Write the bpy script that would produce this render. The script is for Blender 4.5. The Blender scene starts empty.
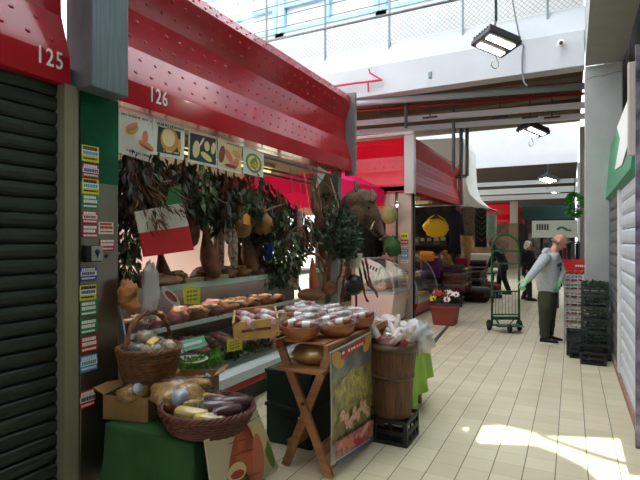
import bpy, bmesh, math, random
from mathutils import Vector, Matrix, Euler, noise
random.seed(11)
SC = bpy.context.scene
COL = SC.collection
PI = math.pi
V = Vector
# ------------------------------------------------------------------ camera
FOC = 490.0
TH = math.atan(252 / FOC)
CAMH = 1.65
cam_d = bpy.data.cameras.new('camera')
cam = bpy.data.objects.new('camera', cam_d)
COL.objects.link(cam)
cam.location = (0, 0, CAMH)
cam.rotation_euler = (PI / 2, 0, TH)
cam_d.sensor_width = 36
cam_d.lens = FOC / 640 * 36
cam_d.clip_start = 0.05
cam_d.clip_end = 300
SC.camera = cam
SN, CS = math.sin(TH), math.cos(TH)

# measured from the photograph: pixel -> point at a known depth or on a known plane
def ray(px, py):
    u, v = (px - 320) / FOC, (240 - py) / FOC
    return V((u * CS - SN, u * SN + CS, v))
def at(px, py, t):
    return V((0, 0, CAMH)) + ray(px, py) * t
def onX(px, py, X):
    r = ray(px, py)
    return V((0, 0, CAMH)) + r * (X / r.x)
def onY(px, py, Y):
    r = ray(px, py)
    return V((0, 0, CAMH)) + r * (Y / r.y)
def onZ(px, py, Z):
    r = ray(px, py)
    return V((0, 0, CAMH)) + r * ((Z - CAMH) / r.z)

R_ = V((CS, SN, 0)); Fw = V((-SN, CS, 0)); UP = V((0, 0, 1))
# ------------------------------------------------------------------ materials
def lin(c):
    c = c / 255.0
    return c / 12.92 if c <= 0.04045 else ((c + 0.055) / 1.055) ** 2.4
MATS = {}
def M(name, rgb, rough=0.6, metal=0.0, var=0.0, scale=8.0, bump=0.0, bscale=30.0, trans=0.0, emit=None, estr=0.0,
      spec=0.5, rgb2=None, coat=0.0, stretch=(1, 1, 1), aniso=0.0):
    if name in MATS:
        return MATS[name]
    m = bpy.data.materials.new(name)
    m.use_nodes = True
    nt = m.node_tree
    b = nt.nodes['Principled BSDF']
    c = (lin(rgb[0]), lin(rgb[1]), lin(rgb[2]), 1)
    b.inputs['Base Color'].default_value = c
    b.inputs['Roughness'].default_value = rough
    b.inputs['Metallic'].default_value = metal
    b.inputs['Specular IOR Level'].default_value = spec
    b.inputs['Coat Weight'].default_value = coat
    if emit:
        b.inputs['Emission Color'].default_value = (lin(emit[0]), lin(emit[1]), lin(emit[2]), 1)
        b.inputs['Emission Strength'].default_value = estr
    tc = None
    if var or rgb2 or bump:
        tc = nt.nodes.new('ShaderNodeTexCoord')
        mp = nt.nodes.new('ShaderNodeMapping')
        mp.inputs['Scale'].default_value = stretch
        nt.links.new(tc.outputs['Object'], mp.inputs['Vector'])
    if var or rgb2:
        n = nt.nodes.new('ShaderNodeTexNoise')
        n.inputs['Scale'].default_value = scale
        n.inputs['Detail'].default_value = 5
        nt.links.new(mp.outputs[0], n.inputs['Vector'])
        r = nt.nodes.new('ShaderNodeValToRGB')
        r.color_ramp.elements[0].position = 0.33
        r.color_ramp.elements[1].position = 0.67
        if rgb2:
            d = (lin(rgb2[0]), lin(rgb2[1]), lin(rgb2[2]), 1)
            r.color_ramp.elements[0].color = c
            r.color_ramp.elements[1].color = d
        else:
            r.color_ramp.elements[0].color = tuple(max(0, x * (1 - var)) for x in c[:3]) + (1,)
            r.color_ramp.elements[1].color = tuple(min(1, x * (1 + var)) for x in c[:3]) + (1,)
        nt.links.new(n.outputs['Fac'], r.inputs['Fac'])
        nt.links.new(r.outputs['Color'], b.inputs['Base Color'])
    if bump:
        n2 = nt.nodes.new('ShaderNodeTexNoise')
        n2.inputs['Scale'].default_value = bscale
        n2.inputs['Detail'].default_value = 4
        nt.links.new(mp.outputs[0], n2.inputs['Vector'])
        bp = nt.nodes.new('ShaderNodeBump')
        bp.inputs['Strength'].default_value = bump
        bp.inputs['Distance'].default_value = 0.02
        nt.links.new(n2.outputs['Fac'], bp.inputs['Height'])
        nt.links.new(bp.outputs['Normal'], b.inputs['Normal'])
    if trans:
        out = nt.nodes['Material Output']
        tl = nt.nodes.new('ShaderNodeBsdfTranslucent')
        tl.inputs['Color'].default_value = c
        mx = nt.nodes.new('ShaderNodeMixShader')
        mx.inputs[0].default_value = trans
        nt.links.new(b.outputs[0], mx.inputs[1])
        nt.links.new(tl.outputs[0], mx.inputs[2])
        nt.links.new(mx.outputs[0], out.inputs['Surface'])
    MATS[name] = m
    return m
def clear(name, tint=(250, 250, 250), gloss=0.12, milk=0.0, rough=0.03):
    """thin clear sheet: mostly see-through, part mirror, part milky"""
    if name in MATS:
        return MATS[name]
    m = bpy.data.materials.new(name)
    m.use_nodes = True
    nt = m.node_tree
    nt.nodes.remove(nt.nodes['Principled BSDF'])
    out = nt.nodes['Material Output']
    t = nt.nodes.new('ShaderNodeBsdfTransparent')
    t.inputs[0].default_value = (lin(tint[0]), lin(tint[1]), lin(tint[2]), 1)
    g = nt.nodes.new('ShaderNodeBsdfGlossy')
    g.inputs['Roughness'].default_value = rough
    mx = nt.nodes.new('ShaderNodeMixShader')
    mx.inputs[0].default_value = gloss
    nt.links.new(t.outputs[0], mx.inputs[1]); nt.links.new(g.outputs[0], mx.inputs[2])
    last = mx
    if milk:
        d = nt.nodes.new('ShaderNodeBsdfDiffuse')
        d.inputs[0].default_value = (0.8, 0.8, 0.8, 1)
        m2 = nt.nodes.new('ShaderNodeMixShader')
        m2.inputs[0].default_value = milk
        nt.links.new(mx.outputs[0], m2.inputs[1]); nt.links.new(d.outputs[0], m2.inputs[2])
        last = m2
    nt.links.new(last.outputs[0], out.inputs['Surface'])
    MATS[name] = m
    return m

# ------------------------------------------------------------------ mesh builder
class B:
    def __init__(s):
        s.bm = bmesh.new(); s.mi = 0; s.sm = False
    def m(s, i, smooth=None):
        s.mi = i
        if smooth is not None: s.sm = smooth
        return s
    def _f(s, vs, smooth=None):
        try:
            f = s.bm.faces.new(vs)
        except ValueError:
            return None
        f.material_index = s.mi
        f.smooth = s.sm if smooth is None else smooth
        return f
    def box(s, c, d, rot=None, bevel=0.0, taper=1.0):
        c = V(c); hx, hy, hz = d[0] / 2, d[1] / 2, d[2] / 2
        R = Euler(rot).to_matrix() if rot is not None and not isinstance(rot, Matrix) else (rot or Matrix.Identity(3))
        if bevel > 0:
            t = bmesh.new()
            bmesh.ops.create_cube(t, size=1.0)
            for v in t.verts:
                v.co = V((v.co.x * d[0], v.co.y * d[1], v.co.z * d[2]))
            bmesh.ops.bevel(t, geom=list(t.edges), offset=min(bevel, min(d) * 0.45), segments=2, affect='EDGES', profile=0.5)
            mp = {}
            for v in t.verts:
                mp[v] = s.bm.verts.new(R @ v.co + c)
            for f in t.faces:
                s._f([mp[v] for v in f.verts])
            t.free()
            return s
        vs = []
        for z in (-hz, hz):
            k = taper if z > 0 else 1.0
            for x, y in ((-hx, -hy), (hx, -hy), (hx, hy), (-hx, hy)):
                vs.append(s.bm.verts.new(R @ V((x * k, y * k, z)) + c))
        for q in ((3, 2, 1, 0), (4, 5, 6, 7), (0, 1, 5, 4), (1, 2, 6, 5), (2, 3, 7, 6), (3, 0, 4, 7)):
            s._f([vs[i] for i in q])
        return s
    def bar(s, p0, p1, w, h, up=(0, 0, 1)):
        """rectangular bar from p0 to p1"""
        p0, p1 = V(p0), V(p1); d = (p1 - p0); L = d.length; z = d.normalized()
        u = V(up)
        if abs(z.dot(u)) > 0.99: u = V((1, 0, 0))
        x = u.cross(z).normalized(); y = z.cross(x)
        R = Matrix((x, y, z)).transposed()
        return s.box((p0 + p1) / 2, (w, h, L), R)
    def loft(s, rings, cap0=True, cap1=True, closed=True, loop=False):
        R = [[s.bm.verts.new(V(p)) for p in r] for r in rings]
        n = len(R[0])
        rr = list(range(len(R) - 1)) + ([len(R) - 1] if loop else [])
        for i in rr:
            a, b = R[i], R[(i + 1) % len(R)]
            for j in range(n if closed else n - 1):
                k = (j + 1) % n
                s._f([a[j], a[k], b[k], b[j]])
        if not loop and closed:
            if cap0: s._f(list(reversed(R[0])))
            if cap1: s._f(R[-1])
        return s
    def tube(s, pts, r, n=8, loop=False, flat=1.0, cap=True):
        pts = [V(p) for p in pts]
        rs = r if isinstance(r, (list, tuple)) else [r] * len(pts)
        rings = []; prev = None
        N = len(pts)
        for i, p in enumerate(pts):
            if loop: d = pts[(i + 1) % N] - pts[i - 1]
            else: d = pts[min(i + 1, N - 1)] - pts[max(i - 1, 0)]
            d.normalize()
            if prev is None:
                u = V((0, 0, 1)) if abs(d.z) < 0.9 else V((1, 0, 0))
                x = u.cross(d).normalized()
            else:
                x = (prev - d * prev.dot(d)).normalized()
            prev = x; y = d.cross(x)
            rings.append([p + x * (math.cos(2 * PI * k / n) * rs[i]) + y * (math.sin(2 * PI * k / n) * rs[i] * flat) for k in range(n)])
        return s.loft(rings, cap, cap, True, loop)
    def cyl(s, p0, p1, r0, r1=None, n=14):
        sm = s.sm; s.sm = True
        s.tube([p0, p1], [r0, r0 if r1 is None else r1], n)
        s.sm = sm
        return s
    def lathe(s, prof, c=(0, 0, 0), n=16, rot=None, sx=1.0, sy=1.0, wob=0.0):
        c = V(c); R = Euler(rot).to_matrix() if rot is not None and not isinstance(rot, Matrix) else (rot or Matrix.Identity(3))
        rings = []
        for i, (r, z) in enumerate(prof):
            rings.append([c + R @ V((r * math.cos(2 * PI * k / n) * sx, r * math.sin(2 * PI * k / n) * sy, z)) for k in range(n)])
        return s.loft(rings)
    def ball(s, c, r, n=12, m=8, rot=None, amp=0.0, fr=3.0, seed=0.0):
        c = V(c)
        if not isinstance(r, (tuple, list)): r = (r, r, r)
        R = Euler(rot).to_matrix() if rot is not None and not isinstance(rot, Matrix) else (rot or Matrix.Identity(3))
        rings = []
        for i in range(m + 1):
            a = PI * (i + 0.0) / m
            a = min(max(a, 0.06), PI - 0.06)
            ring = []
            for k in range(n):
                b = 2 * PI * k / n
                d = V((math.sin(a) * math.cos(b), math.sin(a) * math.sin(b), -math.cos(a)))
                q = 1 + (noise.noise(d * fr + V((seed, seed * 1.7, 0))) * amp if amp else 0)
                ring.append(c + R @ V((d.x * r[0] * q, d.y * r[1] * q, d.z * r[2] * q)))
            rings.append(ring)
        sm = s.sm; s.sm = True
        s.loft(rings); s.sm = sm
        return s
    def quad(s, a, b, c, d):
        s._f([s.bm.verts.new(V(p)) for p in (a, b, c, d)]); return s
    def poly(s, pts):
        s._f([s.bm.verts.new(V(p)) for p in pts]); return s
    def prism(s, pts, ext):
        ext = V(ext); s.loft([[V(p) for p in pts], [V(p) + ext for p in pts]]); return s
    def grid(s, fn, nu, nv, thick=0.0):
        P = [[V(fn(i / nu, j / nv)) for i in range(nu + 1)] for j in range(nv + 1)]
        def lay(P, flip):
            W = [[s.bm.verts.new(p) for p in row] for row in P]
            for j in range(nv):
                for i in range(nu):
                    q = [W[j][i], W[j][i + 1], W[j + 1][i + 1], W[j + 1][i]]
                    s._f(q[::-1] if flip else q)
            return W
        A = lay(P, False)
        if thick:
            Q = []
            for j in range(nv + 1):
                row = []
                for i in range(nu + 1):
                    du = P[j][min(i + 1, nu)] - P[j][max(i - 1, 0)]
                    dv = P[min(j + 1, nv)][i] - P[max(j - 1, 0)][i]
                    nn = du.cross(dv)
                    nn = nn.normalized() if nn.length > 1e-9 else V((0, 0, 1))
                    row.append(P[j][i] - nn * thick)
                Q.append(row)
            C = lay(Q, True)
            for i in range(nu):
                s._f([A[0][i + 1], A[0][i], C[0][i], C[0][i + 1]]); s._f([A[nv][i], A[nv][i + 1], C[nv][i + 1], C[nv][i]])
            for j in range(nv):
                s._f([A[j][0], A[j + 1][0], C[j + 1][0], C[j][0]]); s._f([A[j + 1][nu], A[j][nu], C[j][nu], C[j + 1][nu]])
        return s

ORG = {}
def finish(name, b, mats, loc=(0, 0, 0), parent=None, fixn=False):
    if fixn: bmesh.ops.recalc_face_normals(b.bm, faces=list(b.bm.faces))
    L = V(loc)
    for v in b.bm.verts: v.co -= L
    me = bpy.data.meshes.new(name)
    b.bm.to_mesh(me); b.bm.free()
    for m in (mats if isinstance(mats, (list, tuple)) else [mats]): me.materials.append(m)
    o = bpy.data.objects.new(name, me)
    COL.objects.link(o)
    return o
def tag(o, label=None, cat=None, group=None, kind=None):
    if label: o['label'] = label
    if cat: o['category'] = cat
    if group: o['group'] = group
    if kind: o['kind'] = kind
    return o
def thing(name, label, cat, loc=(0, 0, 0), group=None, kind=None):
    o = bpy.data.objects.new(name, None)
    COL.objects.link(o); o.location = loc
    o.empty_display_size = 0.1
    ORG[o.name] = V(loc)
    return tag(o, label, cat, group, kind)
def part(name, b, mats, parent, label=None, kind=None, fixn=False):
    """mesh given in world coordinates, stored relative to its thing"""
    L = ORG[parent.name]
    o = finish(name, b, mats, L, fixn=fixn)
    o.parent = parent
    ORG[o.name] = L
    return tag(o, label=label, kind=kind)
def solo(name, b, mats, label, cat, loc=(0, 0, 0), group=None, kind=None, fixn=False):
    o = finish(name, b, mats, loc, fixn=fixn)
    o.location = loc
    ORG[o.name] = V(loc)
    return tag(o, label, cat, group, kind)
def struct(name, b, mats, kind='structure', parent=None):
    o = finish(name, b, mats)
    o['kind'] = kind
    ORG[o.name] = V((0, 0, 0))
    return o
def copy_tree(o, parent=None):
    c = o.copy(); COL.objects.link(c)
    if parent is not None: c.parent = parent
    for ch in list(o.children):
        copy_tree(ch, c)
    return c
USED = set()
def put(proto, loc, rot=(0, 0, 0), label=None, group=None, scale=1.0):
    """first use moves the thing itself, later uses copy it with its parts"""
    o = proto if proto.name not in USED else copy_tree(proto)
    if o is proto: USED.add(proto.name)
    o.location = loc; o.rotation_euler = rot
    o.scale = (scale,) * 3 if not isinstance(scale, (tuple, list)) else scale
    if label: o['label'] = label
    if group: o['group'] = group
    elif 'group' in o: del o['group']
    return o
def remeshed(name, b, mat, voxel, smooth=4, fn=None):
    """union of overlapping closed shapes as one continuous skin; returns a builder"""
    bmesh.ops.recalc_face_normals(b.bm, faces=list(b.bm.faces))
    me = bpy.data.meshes.new('tmp'); b.bm.to_mesh(me); b.bm.free()
    o = bpy.data.objects.new('tmp', me); COL.objects.link(o)
    r = o.modifiers.new('r', 'REMESH'); r.mode = 'VOXEL'; r.voxel_size = voxel
    if smooth:
        sm = o.modifiers.new('s', 'SMOOTH'); sm.iterations = smooth; sm.factor = 0.5
    dg = bpy.context.evaluated_depsgraph_get()
    ev = o.evaluated_get(dg)
    nb = B(); nb.bm.from_mesh(ev.data)
    for f in nb.bm.faces: f.smooth = True; f.material_index = 0
    if fn:
        for v in nb.bm.verts: v.co = fn(v.co)
    bpy.data.objects.remove(o, do_unlink=True); bpy.data.meshes.remove(me)
    return nb
def text_into(b, s, size, M4, mi, depth=0.002, spacing=1.0):
    cu = bpy.data.curves.new('t', 'FONT'); cu.body = s; cu.size = size; cu.extrude = depth
    cu.align_x = 'CENTER'; cu.align_y = 'CENTER'; cu.space_character = spacing; cu.resolution_u = 3
    o = bpy.data.objects.new('t', cu); COL.objects.link(o)
    dg = bpy.context.evaluated_depsgraph_get()
    me = o.evaluated_get(dg).to_mesh()
    vs = [b.bm.verts.new(M4 @ v.co) for v in me.vertices]
    b.mi = mi
    for p in me.polygons: b._f([vs[i] for i in p.vertices], False)
    o.evaluated_get(dg).to_mesh_clear()
    bpy.data.objects.remove(o, do_unlink=True); bpy.data.curves.remove(cu)
def frame4(o, x, y, z):
    m = Matrix((x, y, z)).transposed().to_4x4(); m.translation = V(o); return m

# ------------------------------------------------------------------ palette
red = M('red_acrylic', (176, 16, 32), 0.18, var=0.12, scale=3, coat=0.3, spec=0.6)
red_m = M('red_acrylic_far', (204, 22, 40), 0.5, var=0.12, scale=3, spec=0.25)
steel = M('brushed_steel', (128, 124, 110), 0.3, 0.9, var=0.10, scale=5, stretch=(1, 1, 0.15))
galv = M('galvanised', (120, 132, 138), 0.45, 0.6, var=0.14, scale=10, stretch=(1, 6, 0.3))
grey_post = M('grey_post', (120, 122, 122), 0.5)
beige_post = M('beige_post', (132, 128, 104), 0.45)
shut_g = M('green_shutter', (38, 48, 42), 0.5, 0.1, var=0.25, scale=14, stretch=(1, 0.5, 6))
white_p = M('white_paint', (216, 216, 214), 0.7, var=0.05, scale=2)
conc = M('concrete', (170, 170, 168), 0.85, var=0.07, scale=3, bump=0.1)
beam_w = M('beam_white', (196, 198, 202), 0.85, var=0.05, scale=1.2)
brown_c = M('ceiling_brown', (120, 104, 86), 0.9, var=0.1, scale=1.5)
dark_w = M('dark_wall', (40, 36, 34), 0.9)
black = M('black_plastic', (18, 19, 20), 0.45, var=0.2, scale=20)
darkgrey = M('dark_grey', (55, 56, 58), 0.6)
white = M('white', (236, 236, 232), 0.5)
paper = M('paper', (226, 224, 214), 0.55)
cream = M('cream', (214, 196, 150), 0.5)
wood = M('pine_wood', (156, 104, 64), 0.5, var=0.25, scale=5, stretch=(1, 1, 6))
wood2 = M('bowl_wood', (164, 102, 58), 0.5, var=0.3, scale=14)
wood3 = M('crate_wood', (196, 150, 88), 0.6, var=0.18, scale=10)
barrel_w = M('barrel_wood', (100, 66, 42), 0.6, var=0.4, scale=9, stretch=(4, 4, 0.5), bump=0.35, bscale=12)
barrel_h = M('barrel_hoop', (92, 70, 50), 0.5, var=0.2)
wick = M('wicker', (120, 76, 44), 0.55, var=0.35, scale=25)
wick_d = M('dark_wicker', (92, 42, 30), 0.5, var=0.35, scale=25)
card = M('cardboard', (150, 112, 66), 0.8, var=0.1)
cloth_g = M('green_cloth', (34, 76, 30), 0.85, var=0.15, scale=6)
cloth_l = M('lime_cloth', (158, 200, 88), 0.85, var=0.08, scale=5, trans=0.3)
glass = clear('case_glass', gloss=0.05)
film = clear('plastic_film', gloss=0.08, milk=0.03, rough=0.12)
filmw = clear('white_film', gloss=0.12, milk=0.5, rough=0.25)
rind = M('ham_rind', (120, 72, 44), 0.5, var=0.35, scale=9, bump=0.3)
rind2 = M('aged_rind', (150, 98, 56), 0.5, var=0.35, scale=9, bump=0.3)
fat = M('ham_fat', (206, 176, 130), 0.5, var=0.2, scale=7)
meat = M('cured_meat', (126, 24, 30), 0.3, rgb2=(190, 84, 80), scale=10)
meat2 = M('pink_meat', (186, 84, 84), 0.35, rgb2=(226, 164, 156), scale=14)
salm = M('salami_mould', (126, 88, 78), 0.7, rgb2=(206, 190, 178), scale=26, bump=0.3)
salr = M('salami_red', (84, 26, 24), 0.5, rgb2=(140, 60, 52), scale=30)
string = M('string', (190, 160, 120), 0.8)
leaf_d = M('bay_leaf', (40, 54, 28), 0.6, rgb2=(80, 94, 52), scale=5)
leaf_b = M('dry_leaf', (54, 38, 26), 0.65, rgb2=(36, 42, 24), scale=6)
leaf_g = M('laurel', (30, 52, 28), 0.45, rgb2=(74, 98, 64), scale=4)
grass = M('dry_herb', (128, 92, 48), 0.7, rgb2=(80, 50, 34), scale=9)
parsley = M('parsley', (70, 150, 30), 0.5, rgb2=(130, 190, 40), scale=12)
chili = M('chili_red', (130, 20, 18), 0.35, var=0.3, scale=9)
yellow = M('price_yellow', (222, 214, 50), 0.5)
blue = M('blue', (30, 60, 150), 0.5)
ltblue = M('light_blue', (70, 150, 190), 0.5)
teal = M('teal_plastic', (14, 42, 42), 0.5, var=0.1)
green = M('sign_green', (30, 130, 80), 0.5)
redp = M('paint_red', (186, 28, 34), 0.4)
crim = M('crimson', (176, 32, 62), 0.5)
orange = M('orange', (226, 140, 40), 0.5)
ink = M('ink', (36, 34, 36), 0.6)
cheese = M('cheese_yellow', (224, 190, 96), 0.45, var=0.1)
pasta = M('pasta', (196, 150, 74), 0.5, rgb2=(150, 100, 40), scale=30, bump=0.5, bscale=60)
lamp_on = M('lamp_glow', (255, 250, 240), 0.4, emit=(255, 246, 230), estr=9)
tube_on = M('tube_glow', (240, 226, 170), 0.4, emit=(255, 226, 150), estr=0.9)
magenta = M('magenta_canvas', (255, 48, 150), 0.8, trans=0.5)
awn_w = M('white_canvas', (232, 232, 228), 0.8, trans=0.4)
skin = M('skin', (196, 140, 116), 0.5, var=0.05)
SKY, SUNE, EXPO = 1.0, 8.0, 1.5
# ================================================================== SETTING
# floor: cream tiles, 0.205 m grid, darker joints along the aisle
def floor_mat():
    m = bpy.data.materials.new('floor_tiles'); m.use_nodes = True
    nt = m.node_tree; N = nt.nodes; L = nt.links
    b = N['Principled BSDF']
    tc = N.new('ShaderNodeTexCoord'); sp = N.new('ShaderNodeSeparateXYZ')
    L.new(tc.outputs['Object'], sp.inputs[0])
    def math_(op, a, bb=None, c=None):
        n = N.new('ShaderNodeMath'); n.operation = op
        for i, x in enumerate((a, bb, c)):
            if x is None: continue
            if isinstance(x, (int, float)): n.inputs[i].default_value = x
            else: L.new(x, n.inputs[i])
        return n.outputs[0]
    T = 0.205
    def line(sock, off, w):
        f = math_('FRACT', math_('DIVIDE', math_('ADD', sock, off), T))
        d = math_('ABSOLUTE', math_('SUBTRACT', f, 0.5))
        return math_('GREATER_THAN', d, 0.5 - w / T / 2)
    lx = line(sp.outputs[0], -0.10 + 20.5, 0.007)
    ly = line(sp.outputs[1], 0.05, 0.0045)
    fx = math_('FLOOR', math_('DIVIDE', math_('ADD', sp.outputs[0], 20.4), T))
    fy = math_('FLOOR', math_('DIVIDE', math_('ADD', sp.outputs[1], 0.05), T))
    cv = N.new('ShaderNodeCombineXYZ'); L.new(fx, cv.inputs[0]); L.new(fy, cv.inputs[1])
    wn = N.new('ShaderNodeTexWhiteNoise'); L.new(cv.outputs[0], wn.inputs[0])
    no = N.new('ShaderNodeTexNoise'); no.inputs['Scale'].default_value = 0.9; no.inputs['Detail'].default_value = 6
    L.new(tc.outputs['Object'], no.inputs['Vector'])
    mixn = math_('ADD', math_('MULTIPLY', wn.outputs['Value'], 0.30), math_('MULTIPLY', no.outputs['Fac'], 0.8))
    cr = N.new('ShaderNodeValToRGB')
    cr.color_ramp.elements[0].position = 0.2; cr.color_ramp.elements[1].position = 0.9
    cr.color_ramp.elements[0].color = (lin(190), lin(178), lin(146), 1)
    cr.color_ramp.elements[1].color = (lin(218), lin(209), lin(180), 1)
    L.new(mixn, cr.inputs[0])
    j = math_('MAXIMUM', lx, math_('MULTIPLY', ly, 0.45))
    mx = N.new('ShaderNodeMixRGB'); L.new(j, mx.inputs[0]); L.new(cr.outputs[0], mx.inputs[1])
    mx.inputs[2].default_value = (lin(98), lin(88), lin(70), 1)
    L.new(mx.outputs[0], b.inputs['Base Color'])
    ro = math_('ADD', 0.3, math_('MULTIPLY', no.outputs['Fac'], 0.25))
    L.new(ro, b.inputs['Roughness'])
    bp = N.new('ShaderNodeBump'); bp.inputs['Strength'].default_value = 0.25; bp.inputs['Distance'].default_value = 0.004
    L.new(math_('SUBTRACT', 1.0, j), bp.inputs['Height']); L.new(bp.outputs[0], b.inputs['Normal'])
    return m
b = B(); b.box((-6, 22, -0.1), (40, 80, 0.2)); struct('floor', b, floor_mat())

# unseen roof added to shape the light; its gaps are cut for the sun patch
SUN = V((0.04, 2.0, -1.0))
ZS = 8.6
def up(px, py):
    p = onZ(px, py, 0.0)
    return (p.x - SUN.x * ZS, p.y - SUN.y * ZS)
holeA = [up(*q) for q in ((546, 436), (600, 438), (660, 441), (660, 471), (600, 454))]
holeB = [up(*q) for q in ((462, 428), (500, 425), (535, 433), (542, 438), (598, 458), (660, 476), (660, 500), (605, 485), (582, 465), (553, 451), (535, 445), (480, 443))]
YD = -2.5
bm = bmesh.new()
def loop_edges(pts):
    vs = [bm.verts.new((x, y, ZS)) for x, y in pts]
    return [bm.edges.new((vs[i], vs[(i + 1) % len(vs)])) for i in range(len(vs))]
es = loop_edges([(-7.4, -26), (1.0, -26), (1.0, YD), (-7.4, YD)]) + loop_edges(holeA) + loop_edges(holeB)
bmesh.ops.triangle_fill(bm, use_beauty=True, use_dissolve=False, edges=es)
bb = B(); bb.bm.free(); bb.bm = bm
frost = M('added_frosted_diffuser', (236, 240, 244), 0.6, trans=0.92)
struct('ceiling', bb, conc)  # unseen slab added to hold back the sun outside the gaps
b = B(); b.box((-3.2, (YD + 62) / 2, ZS), (8.4, 62 - YD, 0.01)); struct('ceiling_added_light_diffuser', b, frost)  # added frosted sheet out of view, spreads soft daylight over the aisle
b = B()
for x in (-7.4, -5.3, -3.2, -1.1, 0.95): b.box((x, 18, ZS + 0.08), (0.1, 88, 0.14))
struct('trim_added_roof_bars', b, beam_w)
b = B(); b.box((-3.2, -26, 4.3), (8.4, 0.2, 8.6)); struct('wall_added_back', b, conc)  # unseen, added to stop sun entering below the slab end
# right hand building: shop wall, upper wall, long beam over the shop fronts, columns
b = B(); b.box((0.95, -5, 4.4), (0.3, 42, 8.8)); struct('wall_right', b, dark_w)
b = B()
b.box((0.43, 2.0, 4.75), (0.5, 13.2, 0.84))
struct('ceiling_beam', b, conc)
def column(x0, x1, y0, y1, h):
    b = B(); b.box(((x0 + x1) / 2, (y0 + y1) / 2, h / 2), (x1 - x0, y1 - y0, h), bevel=0.015)
    return struct('column', b, conc)
column(0.18, 0.68, 8.6, 9.1, 4.33)
column(0.18, 0.68, 14.4, 14.9, 4.6)
column(0.18, 0.68, 21.0, 21.5, 4.6)
b = B()   # hairline crack near the column head
pts = [onY(px, py, 8.597) for px, py in ((586, 80), (592, 77), (598, 76), (604, 75.5), (610, 74), (616, 72), (622, 71))]
b.tube(pts, 0.004, 5); struct('trim_crack', b, darkgrey)
# first transverse beam with the parapet of the upper gallery
b = B()
b.box((-6.0, 8.75, 4.63), (12.35, 0.3, 0.56), bevel=0.01)
struct('ceiling_beam', b, beam_w)
b = B()
b.prism([(-12.2, 8.62, 4.91), (-12.2, 8.95, 4.91), (-12.2, 8.95, 5.36), (-12.2, 8.82, 5.36)], (12.4, 0, 0))
struct('wall_parapet', b, beam_w)
b = B()
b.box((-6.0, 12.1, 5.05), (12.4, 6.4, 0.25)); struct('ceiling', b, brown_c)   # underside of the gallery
# gallery wall with windows seen above the parapet
b = B()
b.box((-6, 10.6, 6.0), (12.4, 0.2, 1.7)); b.box((-6, 10.6, 8.5), (12.4, 0.2, 0.4))
for x in (-12.1, -9.3, -6.55, -3.85, -1.2, 0.12): b.box((x, 10.6, 7.55), (0.25, 0.2, 1.6))
struct('wall_gallery', b, white_p)
frm = M('window_frame_blue', (160, 192, 214), 0.5)
for k, x in enumerate((-10.7, -7.92, -5.2, -2.52, -0.53)):
    w = 2.5 if k < 4 else 1.1
    root = thing('window_%d' % (k + 1), None, None, (x, 10.6, 6.8), kind='structure')
    b = B()
    for dx in (-w / 2, 0, w / 2): b.box((x + dx, 10.52, 7.57), (0.12, 0.12, 1.45))
    for z in (6.88, 7.5, 8.25): b.box((x, 10.52, z), (w, 0.1, 0.1))
    part('frame', b, frm, root)
    b = B(); b.box((x, 10.6, 7.57), (w, 0.02, 1.4)); part('pane', b, M('pane_blue', (222, 232, 240), 0.15, spec=0.8), root)
# gallery railing: posts, bars above and wire mesh below the top rail
fen = thing('mesh_fence', 'wire mesh safety fence with tall railing along the white upper gallery edge', 'fence', (-4.5, 8.8, 5.33))
rail_z = 5.88
for x in (-8.6, -7.2, -5.8, -4.4, -3.05, -1.7, -0.35):
    b = B(); b.box((x, 8.78, 6.05), (0.035, 0.035, 1.75)); part('post', b, galv, fen)
b = B(); b.cyl((-9.5, 8.76, rail_z), (0.18, 8.76, rail_z), 0.026, n=8); part('rail', b, galv, fen)
b = B()
for z in (6.12, 6.36, 6.6, 6.84): b.cyl((-9.5, 8.78, z), (0.18, 8.78, z), 0.012, n=6)
part('bar', b, galv, fen)
b = B()
x = -9.5
while x < 0.2:
    x1 = min(x + 0.52, 0.2); b.tube([(x, 8.77, 5.36), (x1, 8.77, 5.36 + (x1 - x))], 0.003, 4)
    x0 = max(x - 0.52, -9.5); b.tube([(x, 8.765, 5.36), (x0, 8.765, 5.36 + (x - x0))], 0.003, 4)
    x += 0.085
part('wire_mesh', b, galv, fen, kind='stuff')
# second and third transverse beams, slabs and far end
b = B(); b.box((-6.0, 20.75, 6.3), (12.4, 0.3, 2.6)); b.box((-6.0, 20.57, 4.8), (12.4, 0.08, 0.5)); struct('ceiling_beam', b, beam_w)
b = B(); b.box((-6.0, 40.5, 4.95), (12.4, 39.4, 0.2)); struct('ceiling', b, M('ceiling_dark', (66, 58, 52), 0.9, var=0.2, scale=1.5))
b = B(); b.box((-6, 60.1, 2.5), (12.4, 0.2, 5)); struct('wall_far', b, dark_w)
b = B(); b.box((0.85, 35.0, 2.4), (0.3, 52, 4.8)); struct('wall_right', b, M('dull_wall', (120, 112, 104), 0.9, var=0.2, scale=0.6))
# white wall of the next row of stalls, seen through the open back of the stall
b = B(); b.box((-9.0, 5.0, 1.6), (0.2, 16, 3.2)); struct('wall_left', b, M('pale_wall', (226, 206, 204), 0.8))

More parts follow.
